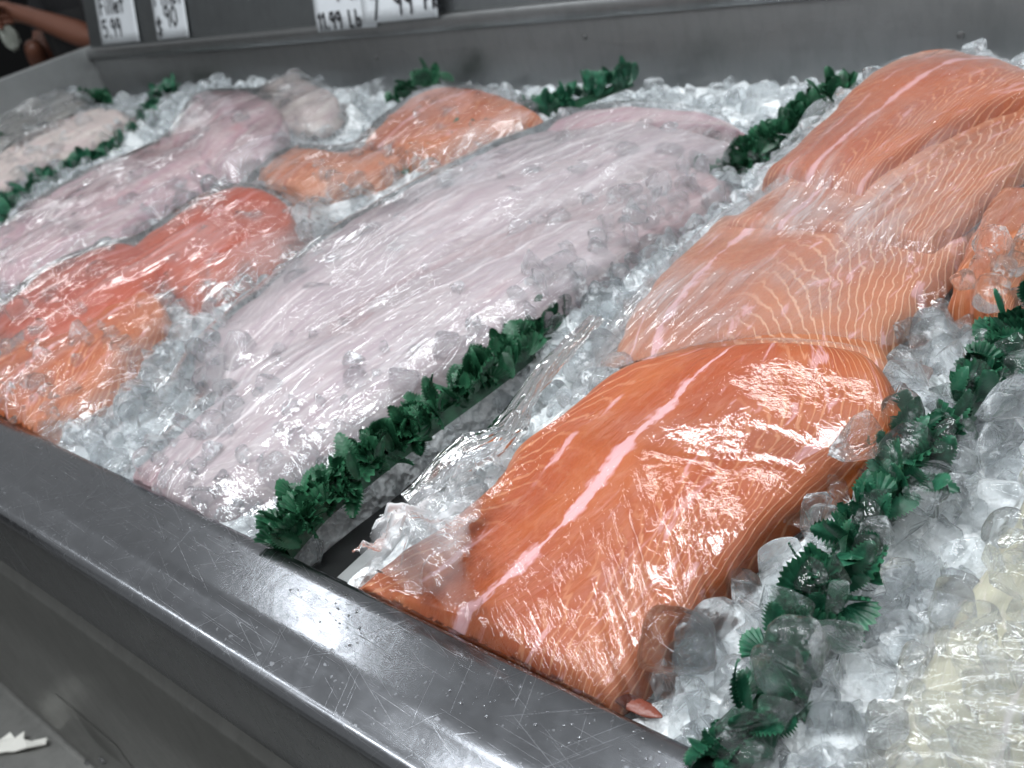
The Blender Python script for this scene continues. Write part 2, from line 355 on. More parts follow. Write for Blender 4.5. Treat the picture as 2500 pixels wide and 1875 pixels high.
# one finer sheet for the dent area
vs = []; fs = []
dx, dz = 0.20, 0.10
for i in range(N):
    for j in range(N):
        a = i/(N-1)*2-1; b = j/(N-1)*2-1
        w = max(0, 1-(a*a+b*b))**2
        r = (a+b*0.5)
        vs.append((d0[0]+a*dx/2, y_out-0.0065-0.006*w*math.exp(-(r*2.6)**2), d0[2]+b*dz/2))
for i in range(N-1):
    for j in range(N-1): fs.append((i*N+j, (i+1)*N+j, (i+1)*N+j+1, i*N+j+1))
keep(mesh_obj('pressed_dent', vs, fs, MT['face']), case)
for (px, py) in ((190, 1649), (222, 1642)):
    c = P(px, py, zj-0.0065) if px < 200 else Py(px, py, y_out-0.006)
    bm = bmesh.new(); bmesh.ops.create_uvsphere(bm, u_segments=14, v_segments=8, radius=0.011, matrix=Matrix.Translation(Vector(c)) @ Matrix.Diagonal((1, 0.5, 0.5, 1)))
    me = bpy.data.meshes.new('rivet'); bm.to_mesh(me); bm.free(); me.materials.append(MT['hole']); o = bpy.data.objects.new('rivet', me); COL.objects.link(o); keep(o, case)
# inner pan and deck
keep(mesh_obj('pan', [(XL, 0.294, -0.10), (XR, 0.294, -0.10), (XR, YB-0.002, -0.10), (XL, YB-0.002, -0.10)], [(0, 1, 2, 3)], MT['dark'], None, False), case)
# back wall: lower face, projecting lip, upper panel leaning away
zfold = 0.098; ztop = 0.134
extrude_profile('back_wall', [(YB, -0.12), (YB, zfold-0.004), (YB+0.002, zfold)], XL, XR, MT['wall'], case, 30)
extrude_profile('back_lip', [(YB+0.004, zfold-0.001), (YB-0.010, zfold+0.001), (YB-0.012, zfold+0.004), (YB-0.010, ztop-0.004), (YB-0.006, ztop), (YB+0.05, ztop+0.003)], XL-0.01, XR, MT['wall'], case, 30)
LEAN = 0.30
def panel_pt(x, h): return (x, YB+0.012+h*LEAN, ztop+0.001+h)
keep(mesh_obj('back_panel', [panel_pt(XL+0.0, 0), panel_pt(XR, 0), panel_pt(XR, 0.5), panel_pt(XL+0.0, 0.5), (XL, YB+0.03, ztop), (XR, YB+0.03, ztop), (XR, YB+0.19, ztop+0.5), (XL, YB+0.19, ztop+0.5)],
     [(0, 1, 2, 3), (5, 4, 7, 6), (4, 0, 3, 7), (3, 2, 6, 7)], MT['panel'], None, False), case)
keep(mesh_obj('side_wall', [(XL, 0.29, -0.12), (XL, YB, -0.12), (XL, YB, 0.134), (XL, 0.29, 0.142)], [(0, 3, 2, 1)], MT['side'], None, False), case)
box('side_rim', (XL-0.035, 0.27, 0.128), (XL+0.001, YB+0.03, 0.142), MT['side'], case, 0.004)
keep(mesh_obj('side_outer', [(XL-0.034, 0.29, -0.9), (XL-0.034, YB+0.03, -0.9), (XL-0.034, YB+0.03, 0.13), (XL-0.034, 0.29, 0.13)], [(0, 1, 2, 3)], MT['face'], None, False), case)
for (px, py) in ((2075, 76), (1262, 80), (812, 125)):
    c = Py(px, py, YB-0.001)
    bm = bmesh.new(); bmesh.ops.create_uvsphere(bm, u_segments=16, v_segments=8, radius=0.006, matrix=Matrix.Translation(Vector(c)) @ Matrix.Diagonal((1, 0.5, 1, 1)))
    me = bpy.data.meshes.new('screw_head'); bm.to_mesh(me); bm.free(); me.materials.append(MT['hole']); o = bpy.data.objects.new('screw_head', me); COL.objects.link(o); keep(o, case)
tag(mesh_obj('floor', [(-9, -4, -0.95), (6, -4, -0.95), (6, 9, -0.95), (-9, 9, -0.95)], [(0, 1, 2, 3)], MT['floor'], None, False), kind='structure')
tag(mesh_obj('wall', [(-9, 5, -0.95), (6, 5, -0.95), (6, 5, 1.6), (-9, 5, 1.6)], [(0, 1, 2, 3)], MT['backwall'], None, False), kind='structure')

tag(mesh_obj('wall', [(-8, -4, -0.95), (-8, 5, -0.95), (-8, 5, 1.6), (-8, -4, 1.6)], [(0, 1, 2, 3)], MT['backwall'], None, False), kind='structure')
# torn paper stuck on the lower panel
pc = P(38, 1612, zj-0.006)
outl = [(-.032, -.018), (-.024, -.006), (-.020, .004), (-.010, .003), (-.006, .014), (.004, .008), (.014, .012), (.030, .024), (.034, .019), (.020, .005), (.008, -.006), (-.002, -.012), (-.012, -.022), (-.018, -.014)]
bm = bmesh.new(); ring = [bm.verts.new((pc[0]+a*1.7, pc[1]+b*1.7, zj-0.003+random.random()*0.008)) for a, b in outl]
f = bm.faces.new(ring); r = bmesh.ops.extrude_face_region(bm, geom=[f])
for v in r['geom']:
    if isinstance(v, bmesh.types.BMVert): v.co.z += 0.003
bmesh.ops.triangulate(bm, faces=bm.faces[:]); me = bpy.data.meshes.new('paper_scrap'); bm.to_mesh(me); bm.free(); me.materials.append(MT['paper'])
ps = bpy.data.objects.new('paper_scrap', me); COL.objects.link(ps); tag(ps, 'torn scrap of white paper lying on the low steel ledge below the front panel', 'paper scrap')

# ---------------------------------------------------------------- price cards on the back panel
GL = {  # handwriting strokes in a 1 x 1.6 box
 'F': [[(0, 0), (0, 1.5)], [(0, 1.5), (.8, 1.5)], [(0, .8), (.6, .8)]], 'i': [[(.3, 0), (.3, .8)], [(.3, 1.1), (.32, 1.2)]],
 'l': [[(.3, 0), (.35, 1.6)]], 'e': [[(0, .45), (.7, .5), (.6, .85), (.2, .85), (0, .4), (.3, 0), (.7, .15)]], 't': [[(.35, 0), (.35, 1.4)], [(0, .95), (.75, .95)]],
 'P': [[(0, 0), (0, 1.5), (.6, 1.4), (.7, 1.0), (.1, .75)]], 'I': [[(.3, 0), (.3, 1.5)]], 'N': [[(0, 0), (0, 1.5), (.75, 0), (.75, 1.5)]],
 'O': [[(.4, 1.5), (0, 1.1), (0, .4), (.4, 0), (.8, .4), (.8, 1.1), (.4, 1.5)]], 'L': [[(0, 1.5), (0, 0), (.6, 0)]], 'b': [[(0, 1.5), (0, 0), (.6, .1), (.6, .7), (0, .75)]],
 'k': [[(0, 0), (0, 1.5)], [(.6, .9), (0, .45), (.6, 0)]], '5': [[(.7, 1.5), (.05, 1.5), (.05, .9), (.6, .9), (.7, .4), (.4, 0), (0, .15)]],
 '9': [[(.65, 1.1), (.35, .75), (0, 1.0), (.1, 1.45), (.5, 1.5), (.65, 1.1), (.6, 0)]], '0': [[(.35, 1.5), (0, 1.1), (0, .4), (.35, 0), (.7, .4), (.7, 1.1), (.35, 1.5)]],
 '7': [[(0, 1.5), (.7, 1.5), (.3, 0)]], '1': [[(.1, 1.2), (.35, 1.5), (.35, 0)]], '.': [[(.2, 0), (.28, .1)]], '$': [[(.7, 1.2), (.3, 1.4), (0, 1.1), (.6, .6), (.4, .2), (0, .3)], [(.35, 1.6), (.35, 0)]]}
def ink_mesh(lines, org, fh, wid, parent):
    vs, fs = [], []
    for (txt, x0, h0, sz) in lines:
        cx = x0
        for ch in txt:
            if ch == ' ': cx += sz*0.6; continue
            for st in GL[ch]:
                for (a, b), (c, d) in zip(st[:-1], st[1:]):
                    p0 = np.array([cx+a*sz*0.62, h0+b*sz*0.62]); p1 = np.array([cx+c*sz*0.62, h0+d*sz*0.62])
                    t = p1-p0; L = np.linalg.norm(t)+1e-9; t /= L; nn = np.array([-t[1], t[0]])*wid/2; p0 = p0-t*wid*0.4; p1 = p1+t*wid*0.4
                    k = len(vs)
                    for q in (p0+nn, p0-nn, p1-nn, p1+nn): vs.append(fh(q[0], q[1]))
                    fs.append((k, k+1, k+2, k+3))
            cx += sz*(0.42 if ch in 'il.I1' else 0.66)
    return mesh_obj('handwriting', vs, fs, MT['ink'], parent, False)
def card(x0, x1, hb, ht, lines, label, off=0.004, tilt=0.0, curl=0.0):
    root = thing('price_card', panel_pt((x0+x1)/2, hb), label, 'price card', 'handwritten price cards on the back panel')
    def pt(u, h, o=off):
        x = u+tilt*h; yy = YB+0.012+h*LEAN
        if h < 0: yy = YB-0.0125+0*h
        c = curl*max(0, (u-x0)/(x1-x0)-0.75)**2*4
        if hb < 0: yy = YB-0.0125+max(0, h)*LEAN*0.9
        return (x-root.location.x, yy-o-c-root.location.y, ztop+0.001+h-root.location.z)
    nx, nz = 10, 10; vs, fs = [], []
    for side in (0, 0.002):
        for i in range(nx+1):
            for j in range(nz+1): vs.append(pt(x0+(x1-x0)*i/nx, hb+(ht-hb)*j/nz, off-side))
    K = (nx+1)*(nz+1)
    for i in range(nx):
        for j in range(nz):
            a = i*(nz+1)+j; fs.append((a, a+nz+1, a+nz+2, a+1)); fs.append((K+a, K+a+1, K+a+nz+2, K+a+nz+1))
    for i in range(nx):
        a = i*(nz+1); fs.append((a, K+a, K+a+nz+1, a+nz+1)); a += nz; fs.append((a, a+nz+1, K+a+nz+1, K+a))
    for j in range(nz):
        a = j; fs.append((a, a+1, K+a+1, K+a)); a = nx*(nz+1)+j; fs.append((a, K+a, K+a+1, a+1))
    mesh_obj('sheet', vs, fs, MT['card'], root)
    for ln in lines: ink_mesh([ln], None, lambda u, h: pt(u, h, off+0.003), 0.0065, root)
xa = Py(215, 98, YB)[0]; xb = Py(297, 88, YB)[0]; xc = Py(336, 87, YB)[0]; xd = Py(404, 77, YB)[0]
card(xa, xb, 0.006, 0.33, [('Fillet', xa+0.030, 0.095, 0.050), ('5.99', xa+0.03, 0.028, 0.052)], 'leftmost white price card reading Fillet 5.99, by the corner', curl=0.02)
card(xc, xd, 0.004, 0.33, [('Fillet', xc+0.020, 0.098, 0.050), ('$', xc+0.015, 0.012, 0.055), ('90', xc+0.065, 0.038, 0.058)], 'second white price card, Fillet with price ending 90', off=0.006, curl=0.015)
xe = Py(690, 44, YB)[0]; xf = Py(806, 34, YB)[0]; xg = Py(955, 18, YB)[0]
card(xe, xf+0.02, -0.012, 0.33, [('PINO', xe+0.10, 0.055, 0.06), ('11.99 Lb', xe+0.012, -0.006, 0.038)], 'white price card reading PINO, left of the overlapping pair', off=0.003)
card(xf-0.02, xg, -0.003, 0.33, [('7', xf+0.02, 0.006, 0.05), ('99', xf+0.10, 0.012, 0.052), ('Pk', xf+0.20, 0.018, 0.04)], 'white price card reading 7 99, right of the overlapping pair', off=0.007)

# ---------------------------------------------------------------- person behind the far corner
def skin_mesh(name, pts, edges, rad, mat, parent, sub=2, root=0):
    me = bpy.data.meshes.new(name); me.from_pydata([tuple(p) for p in pts], edges, [])
    o = bpy.data.objects.new(name, me); COL.objects.link(o)
    mo = o.modifiers.new('s', 'SKIN'); sb = o.modifiers.new('d', 'SUBSURF'); sb.levels = sub; sb.render_levels = sub
    for i, r in enumerate(rad):
        me.skin_vertices[0].data[i].radius = (r, r) if not isinstance(r, tuple) else r
        me.skin_vertices[0].data[i].use_root = (i == root)
    dg = bpy.context.evaluated_depsgraph_get(); dg.update(); ev = o.evaluated_get(dg); m2 = bpy.data.meshes.new_from_object(ev)
    o.modifiers.clear(); o.data = m2; m2.materials.clear(); m2.materials.append(mat)
    m2.polygons.foreach_set('use_smooth', [True]*len(m2.polygons)); keep(o, parent); return o
px_, py_ = -3.86, 1.93
person = thing('person', (px_, py_, -0.95), 'person in black apron and speckled black knit top, forearm bent across, holding a pale bag', 'person')
elb = Vector((-3.50, 1.74, 0.12)); wri = Vector((-3.86, 1.70, 0.245)); hnd = Vector((-3.97, 1.69, 0.275))
pts = [(px_, py_, -0.02), (px_, py_, 0.16), (px_, py_, 0.36), (px_, py_, 0.50), (px_, py_-0.01, 0.58), (px_, py_-0.02, 0.68), (px_, py_-0.01, 0.77),
       (px_+0.17, py_, 0.45), (px_+0.30, py_-0.10, 0.28), tuple(elb), tuple(elb*0.55+wri*0.45), tuple(wri), tuple(hnd),
       (px_-0.17, py_, 0.45), (px_-0.26, py_-0.05, 0.22), (px_-0.24, py_-0.18, 0.05), (px_-0.14, py_-0.22, 0.16),
       (px_+0.10, py_, -0.12), (px_+0.11, py_-0.02, -0.50), (px_+0.11, py_, -0.88), (px_+0.11, py_-0.12, -0.92), (px_-0.10, py_, -0.12), (px_-0.11, py_-0.02, -0.50), (px_-0.11, py_, -0.88), (px_-0.11, py_-0.12, -0.92)]
ed = [(0, 1), (1, 2), (2, 3), (3, 4), (4, 5), (5, 6), (3, 7), (7, 8), (8, 9), (9, 10), (10, 11), (11, 12), (3, 13), (13, 14), (14, 15), (15, 16), (0, 17), (17, 18), (18, 19), (19, 20), (0, 21), (21, 22), (22, 23), (23, 24)]
rad = [0.15, 0.13, 0.15, 0.10, 0.055, 0.085, 0.07, 0.07, 0.055, 0.052, 0.048, 0.034, 0.038, 0.07, 0.055, 0.05, 0.035, 0.09, 0.06, 0.045, 0.035, 0.09, 0.06, 0.045, 0.035]
# fingers curled round the bag, part of the same body surface
for k in range(4):
    b = hnd+Vector((-0.012, -0.012, 0.028-0.019*k)); i0 = len(pts)
    ln = (0.030, 0.034, 0.031, 0.025)[k]
    pts += [tuple(b), tuple(b+Vector((-ln, -0.030, 0.004))), tuple(b+Vector((-ln*0.4, -0.058, -0.004))), tuple(b+Vector((ln*0.4, -0.055, -0.010)))]
    ed += [(12, i0), (i0, i0+1), (i0+1, i0+2), (i0+2, i0+3)]; rad += [0.012, 0.0115, 0.0105, 0.009]
i0 = len(pts); pts += [tuple(hnd+Vector((0.02, -0.03, 0.035))), tuple(hnd+Vector((-0.005, -0.062, 0.045))), tuple(hnd+Vector((-0.03, -0.075, 0.035)))]
ed += [(12, i0), (i0, i0+1), (i0+1, i0+2)]; rad += [0.014, 0.012, 0.010]
body = skin_mesh('body', pts, ed, rad, MT['skin'], person)
shirt_p = [pts[i] for i in (0, 1, 2, 3, 7, 8)]+[tuple(Vector(pts[8])*0.45+elb*0.55), pts[13], pts[14], tuple(Vector(pts[14])*0.5+Vector(pts[15])*0.5)]
skin_mesh('knit_top', shirt_p, [(0, 1), (1, 2), (2, 3), (3, 4), (4, 5), (5, 6), (3, 7), (7, 8), (8, 9)], [0.165, 0.15, 0.17, 0.115, 0.085, 0.075, 0.072, 0.085, 0.075, 0.07], MT['speck'], person)
skin_mesh('trousers', [pts[i] for i in (0, 17, 18, 19, 21, 22, 23)], [(0, 1), (1, 2), (2, 3), (0, 4), (4, 5), (5, 6)], [0.17, 0.11, 0.085, 0.07, 0.11, 0.085, 0.07], MT['black'], person)
vs, fs = [], []
for i in range(21):
    for j in range(12):
        a = (i/20-0.5)*2.6; z = 0.24-1.0*j/11
        vs.append((px_+0.21*math.sin(a), py_-0.19*math.cos(a)-0.005-0.008*math.sin(a*9+j*0.3), z))
for i in range(20):
    for j in range(11): fs.append((i*12+j, i*12+j+1, (i+1)*12+j+1, (i+1)*12+j))
ap = mesh_obj('apron', vs, fs, MT['black']); keep(ap, person); so = ap.modifiers.new('t', 'SOLIDIFY'); so.thickness = 0.006
skin_mesh('hair', [(px_, py_+0.03, 0.66), (px_, py_+0.02, 0.78), (px_, py_-0.03, 0.81)], [(0, 1), (1, 2)], [0.085, 0.08, 0.06], MT['black'], person)
skin_mesh('nose', [(px_, py_-0.10, 0.70), (px_, py_-0.125, 0.675)], [(0, 1)], [0.010, 0.013], MT['skin'], person)
for s_ in (-1, 1):
    bm = bmesh.new(); bmesh.ops.create_uvsphere(bm, u_segments=12, v_segments=8, radius=0.012, matrix=Matrix.Translation((px_+s_*0.032, py_-0.088, 0.705)))
    me = bpy.data.meshes.new('eye'); bm.to_mesh(me); bm.free(); me.materials.append(MT['card']); o = bpy.data.objects.new('eye', me); COL.objects.link(o); keep(o, person)
# crumpled bag in the fist
bm = bmesh.new(); bmesh.ops.create_icosphere(bm, subdivisions=4, radius=1.0)
for v in bm.verts:
    q = v.co; nz = fbm(np.array(q.x*3+5.0), np.array(q.y*3+q.z*2.0), 3)
    v.co = Vector((q.x*0.028, q.y*0.03, q.z*0.055))*(0.5+1.0*float(nz))+Vector((-4.02, 1.655, 0.205))
me = bpy.data.meshes.new('plastic_bag'); bm.to_mesh(me); bm.free(); me.materials.append(MT['bag']); o = bpy.data.objects.new('plastic_bag', me); COL.objects.link(o)
tag(o, 'pale crumpled bag hanging from the fist of the person behind the counter', 'bag')
# ---------------------------------------------------------------- height map of the bed
CELL = 0.005; X0, X1, Y0, Y1 = -3.45, 0.75, 0.27, 1.62
NX = int((X1-X0)/CELL)+1; NY = int((Y1-Y0)/CELL)+1
gx, gy = np.meshgrid(X0+np.arange(NX)*CELL, Y0+np.arange(NY)*CELL, indexing='ij')
H = -0.028+0.030*(fbm(gx*7, gy*7)-0.5)+0.022*(fbm(gx*35+5, gy*35)-0.5)
def bumpH(x, y, rx, ry, h):
    global H
    H = H+h*np.exp(-((gx-x)/rx)**2-((gy-y)/ry)**2)
# ice heaps up towards the back, away from the front rim, and sinks in the trough beside the steel divider
H -= 0.022*np.clip((gy-1.05)/0.4, 0, 1)
H += 0.040*np.exp(-((gx+2.55)/0.35)**2-((gy-1.5)/0.25)**2)
H -= 0.085*np.exp(-((gx+0.662)/0.046)**6)*np.clip((0.62-gy)/0.04, 0, 1)
HF = np.full_like(H, -1.0)        # fish only
def smp(A, x, y):
    fx = np.clip((np.asarray(x)-X0)/CELL, 0, NX-1.001); fy = np.clip((np.asarray(y)-Y0)/CELL, 0, NY-1.001)
    i = fx.astype(int); j = fy.astype(int); a = fx-i; b = fy-j
    return A[i, j]*(1-a)*(1-b)+A[i+1, j]*a*(1-b)+A[i, j+1]*(1-a)*b+A[i+1, j+1]*a*b
def raster(pts, A):
    i = np.round((pts[:, 0]-X0)/CELL).astype(int); j = np.round((pts[:, 1]-Y0)/CELL).astype(int)
    ok = (i >= 0) & (i < NX) & (j >= 0) & (j < NY)
    np.maximum.at(A, (i[ok], j[ok]), pts[ok, 2])
def blur(A, r, n=2):
    for _ in range(n):
        for ax in (0, 1):
            k = 2*r+1; pad = [(0, 0), (0, 0)]; pad[ax] = (r+1, r)
            c = np.cumsum(np.pad(A, pad, mode='edge'), axis=ax)
            A = (np.take(c, range(k, c.shape[ax]), axis=ax)-np.take(c, range(0, c.shape[ax]-k), axis=ax))/k
    return A
def dil(A, r):
    for ax in (0, 1):
        out = A.copy()
        for k in range(1, r+1):
            out = np.maximum(out, np.maximum(np.roll(A, k, ax), np.roll(A, -k, ax)))
        A = out
    return A

def crom(P_, n):
    P_ = np.asarray(P_, float); m = len(P_)
    Q = np.vstack([2*P_[0]-P_[1], P_, 2*P_[-1]-P_[-2]]); out = []
    for t in np.linspace(0, m-1-1e-9, n):
        i = int(t); f = t-i; p0, p1, p2, p3 = Q[i], Q[i+1], Q[i+2], Q[i+3]
        out.append(0.5*((2*p1)+(-p0+p2)*f+(2*p0-5*p1+4*p2-p3)*f*f+(-p0+3*p1-3*p2+p3)*f**3))
    return np.array(out)

# ---------------------------------------------------------------- fish fillets
def lowz(z): return z if z < 0.015 else 0.015+(z-0.015)*0.50
def fillet(name, label, cat, st, mat, bulge=0.02, thick=0.02, vl=None, ends=(1, 1), group=None, n=110, m=56, edge=0.1, wave=0.004, folds=0.0, uo=0.0, taper=(0.0, 0.0)):
    """st: stations (Lx,Ly,zL, Rx,Ry,zR) picked from the photo, front to back; the shape is a closed slab."""
    bulge *= 0.62
    Ls = crom([P(s[0], s[1], lowz(s[2])) for s in st], n); Rs = crom([P(s[3], s[4], lowz(s[5])) for s in st], n)
    u = np.linspace(0, 1, n)[:, None]; v = np.linspace(0, 1, m)[None, :]
    A = Ls[:, None, :]*(1-v[..., None])+Rs[:, None, :]*v[..., None]
    mid = (Ls+Rs)/2; ul = np.concatenate([[0], np.cumsum(np.linalg.norm(np.diff(mid, axis=0), axis=1))])[:, None]+0*v+uo
    # rounded outline: pinch the ends towards the middle
    if ends[0] or ends[1]:
        pin = np.ones((n, 1))
        if taper[0]: pin *= 1-taper[0]*np.clip(1-u/0.14, 0, 1)**2
        if taper[1]: pin *= 1-taper[1]*np.clip(1-(1-u)/0.14, 0, 1)**2
        c = A.mean(axis=1, keepdims=True); A = c+(A-c)*pin[:, :, None]
    prof = np.sin(np.pi*v)**0.8
    z = A[..., 2]+bulge*prof*(0.75+0.25*np.sin(np.pi*u))
    x, y = A[..., 0], A[..., 1]
    z = z+wave*(fbm(x*14+uo*9, y*14, 3)-0.5)*2+wave*0.5*(fbm(x*50, y*50, 2)-0.5)
    if folds: z = z+folds*np.sin(v*9+2.5*fbm(x*10, y*6, 2)*2)*0.5
    def rnd(t, e, on): 
        q = np.clip(1-t/e, 0, 1); return (1-np.sqrt(np.clip(1-q*q, 0, 1)))*on
    fall = np.maximum(np.maximum(rnd(v, edge, 1), rnd(1-v, edge, 1)), np.maximum(rnd(u, edge*0.8, ends[0]), rnd(1-u, edge*0.8, ends[1])))
    zt = z-thick*fall; zb = z-thick*1.05-0.002*(1-fall)
    # irregular outline
    jx = 0.004*(fbm(ul*40, v*6+3, 2)-0.5)*2
    x = x+jx*(v-0.5)*2
    y = np.maximum(y, 0.297)
    zt = np.minimum(zt, -0.008+0.05*(1-np.exp(-(y-0.297)/0.03))+np.maximum(y-0.36, 0)*1.0); zb = np.minimum(zb, zt-0.002)
    T = np.stack([x, y, zt], -1).reshape(-1, 3); B = np.stack([x, y, np.minimum(zb, zt-0.0005)], -1).reshape(-1, 3)
    if vl is None: vl = (0.4, 0.4)
    vv = vl[0]+(vl[1]-vl[0])*u
    uvv = np.where(v < vv, v/vv*0.4, 0.4+(v-vv)/(1-vv)*0.6)
    UV = np.stack([ul, uvv], -1).reshape(-1, 2)
    N = n*m; fs = []
    for i in range(n-1):
        for j in range(m-1):
            a = i*m+j; fs.append((a, a+m, a+m+1, a+1)); fs.append((N+a, N+a+1, N+a+m+1, N+a+m))
    for i in range(n-1):
        a = i*m; fs.append((a, N+a, N+a+m, a+m)); a = i*m+m-1; fs.append((a, a+m, N+a+m, N+a))
    for j in range(m-1):
        a = j; fs.append((a, a+1, N+a+1, N+a)); a = (n-1)*m+j; fs.append((a, N+a, N+a+1, a+1))
    o = mesh_obj(name, np.vstack([T, B]), fs, MT[mat], None, True, np.vstack([UV, UV]))
    raster(T, HF)
    return tag(o, label, cat, group)

SG = 'salmon fillets in the near orange row'
fillet('salmon_fillet', 'large glossy orange salmon fillet nearest the steel rim with white fat seam down its middle', 'salmon fillet',
       [(700, 1330, -0.03, 1215, 1575, -0.02), (790, 1235, -0.01, 1310, 1500, 0.0), (935, 1125, 0.02, 1450, 1385, 0.005), (1055, 1030, 0.045, 1620, 1185, 0.015), (1110, 950, 0.06, 1790, 1040, 0.03), (1195, 880, 0.085, 1900, 975, 0.05), (1300, 805, 0.105, 1960, 880, 0.075), (1420, 765, 0.115, 1925, 795, 0.095), (1500, 757, 0.105, 1880, 750, 0.095)],
       'salmon', 0.022, 0.024, (0.52, 0.3), (0, 1), SG, n=160, m=90, edge=0.10, taper=(0, 0.15))
fillet('salmon_fillet', 'pale wide salmon fillet behind the front one, under streaked hazy film', 'salmon fillet',
       [(1300, 790, 0.03, 1930, 850, 0.04), (1345, 690, 0.05, 1930, 740, 0.055), (1400, 610, 0.065, 1985, 650, 0.06), (1470, 535, 0.07, 2060, 570, 0.065), (1560, 455, 0.07, 2120, 480, 0.07)],
       'salmon2', 0.014, 0.022, (0.18, 0.2), (0, 1), SG, uo=0.7, edge=0.05)
fillet('salmon_fillet', 'narrow salmon piece with chevron stripes at the right frame edge below the topmost fillets', 'salmon fillet',
       [(2040, 650, 0.06, 2190, 690, 0.05), (2070, 560, 0.075, 2240, 590, 0.06), (2110, 470, 0.085, 2290, 500, 0.07), (2150, 400, 0.085, 2330, 420, 0.07)],
       'steak', 0.02, 0.03, None, (1, 1), SG, n=60, m=36, uo=1.3)
fillet('salmon_fillet', 'thick pale orange salmon fillet with dark red spot lying below the topmost fillet', 'salmon fillet',
       [(1560, 480, 0.085, 2020, 520, 0.10), (1650, 410, 0.095, 2110, 440, 0.11), (1760, 345, 0.11, 2220, 350, 0.12), (1900, 270, 0.115, 2330, 270, 0.12), (2060, 200, 0.12, 2420, 210, 0.12)],
       'salmon2', 0.010, 0.018, (0.3, 0.3), (1, 1), SG, uo=2.1, edge=0.05)
fillet('salmon_fillet', 'topmost deep orange salmon fillet arching high against the back wall', 'salmon fillet',
       [(1640, 370, 0.10, 1860, 425, 0.12), (1715, 315, 0.12, 1920, 350, 0.145), (1780, 250, 0.14, 2030, 285, 0.155), (1835, 190, 0.155, 2140, 225, 0.165), (1900, 143, 0.165, 2240, 195, 0.165), (1980, 112, 0.165, 2300, 190, 0.155), (2080, 108, 0.15, 2320, 200, 0.13)],
       'salmon3', 0.018, 0.03, (0.5, 0.4), (1, 1), SG, uo=3.0, edge=0.06)
# small red brown spot on the second fillet and small fleshy scrap at the rim
WG = 'white fish fillets in the middle row'
fillet('white_fish_fillet', 'long lilac white fillet, widest and farthest of the middle white fish row', 'fish fillet',
       [(395, 800, 0.03, 540, 880, 0.03), (470, 710, 0.05, 650, 760, 0.055), (600, 590, 0.065, 800, 650, 0.07), (750, 480, 0.08, 970, 550, 0.08), (900, 390, 0.09, 1130, 470, 0.085), (1030, 330, 0.095, 1300, 400, 0.09), (1150, 290, 0.09, 1450, 345, 0.08), (1270, 258, 0.08, 1640, 300, 0.055)],
       'cod', 0.028, 0.035, (0.6, 0.5), (1, 1), WG, folds=0.006, wave=0.007)
fillet('white_fish_fillet', 'narrow pinkish fillet between the widest and the nearest fillets of the middle white row', 'fish fillet',
       [(500, 880, 0.02, 640, 960, 0.01), (640, 740, 0.045, 830, 840, 0.02), (850, 610, 0.06, 1050, 710, 0.03), (1080, 500, 0.065, 1270, 590, 0.03), (1290, 420, 0.06, 1450, 490, 0.03), (1480, 350, 0.05, 1590, 390, 0.03)],
       'cod3', 0.018, 0.03, (0.5, 0.5), (1, 1), WG, folds=0.005, wave=0.006, uo=5.4, edge=0.06)
fillet('white_fish_fillet', 'near white fillet of the middle row sloping down to the steel rim', 'fish fillet',
       [(240, 1030, 0.0, 480, 1130, -0.02), (400, 905, 0.025, 640, 1010, 0.0), (540, 800, 0.045, 800, 900, 0.02), (700, 700, 0.055, 960, 790, 0.03), (870, 610, 0.06, 1130, 690, 0.035), (1040, 530, 0.06, 1290, 590, 0.035), (1200, 460, 0.055, 1430, 500, 0.035)],
       'cod', 0.024, 0.035, (0.42, 0.4), (1, 1), WG, folds=0.006, wave=0.007, uo=0.9, taper=(0.4, 0.5))
fillet('white_fish_fillet', 'small folded white fillet at the back end of the middle row', 'fish fillet',
       [(1165, 290, 0.09, 1290, 300, 0.09), (1210, 255, 0.11, 1380, 275, 0.10), (1290, 232, 0.12, 1500, 262, 0.10), (1390, 230, 0.11, 1620, 270, 0.08)],
       'cod2', 0.014, 0.025, None, (1, 1), WG, n=60, m=36, uo=1.6, folds=0.006)
fillet('fish_tail', 'curled pinkish tail end of white fish resting on ice by the rim', 'fish tail',
       [(262, 1060, -0.012, 300, 1085, -0.012), (290, 1010, 0.0, 345, 1040, -0.005), (330, 975, 0.005, 372, 1008, 0.0)],
       'cod2', 0.012, 0.02, None, (1, 1), None, n=40, m=24, edge=0.3, wave=0.002, uo=2.2)
LG = 'salmon pieces in the far orange row'
fillet('salmon_piece', 'glossy red orange salmon piece at the left frame edge with a silver skin strip below', 'salmon fillet',
       [(-60, 720, 0.02, 60, 745, 0.045), (30, 640, 0.05, 150, 712, 0.05), (100, 575, 0.07, 250, 668, 0.055), (190, 540, 0.08, 330, 610, 0.06), (270, 520, 0.08, 370, 560, 0.065)],
       'coral', 0.02, 0.03, None, (1, 1), LG, n=70, m=40, uo=4)
fillet('salmon_piece', 'humped orange salmon piece crossed by bright streaks of film in the far orange row', 'salmon fillet',
       [(230, 570, 0.06, 400, 640, 0.035), (330, 490, 0.09, 520, 590, 0.045), (430, 425, 0.11, 615, 540, 0.05), (500, 405, 0.115, 640, 480, 0.055), (560, 415, 0.10, 620, 440, 0.065)],
       'coral', 0.024, 0.035, None, (1, 1), LG, n=70, m=44, uo=5)
fillet('salmon_piece', 'ragged orange salmon piece lying against the rim at the left frame edge', 'salmon fillet',
       [(-80, 1000, -0.01, 60, 930, 0.0), (-60, 850, 0.01, 150, 890, 0.0), (0, 750, 0.03, 230, 830, 0.01), (110, 715, 0.04, 290, 745, 0.02), (230, 655, 0.045, 352, 690, 0.025), (290, 620, 0.045, 350, 640, 0.03)],
       'salmon3', 0.015, 0.03, None, (1, 1), LG, n=80, m=44, uo=6, wave=0.008)
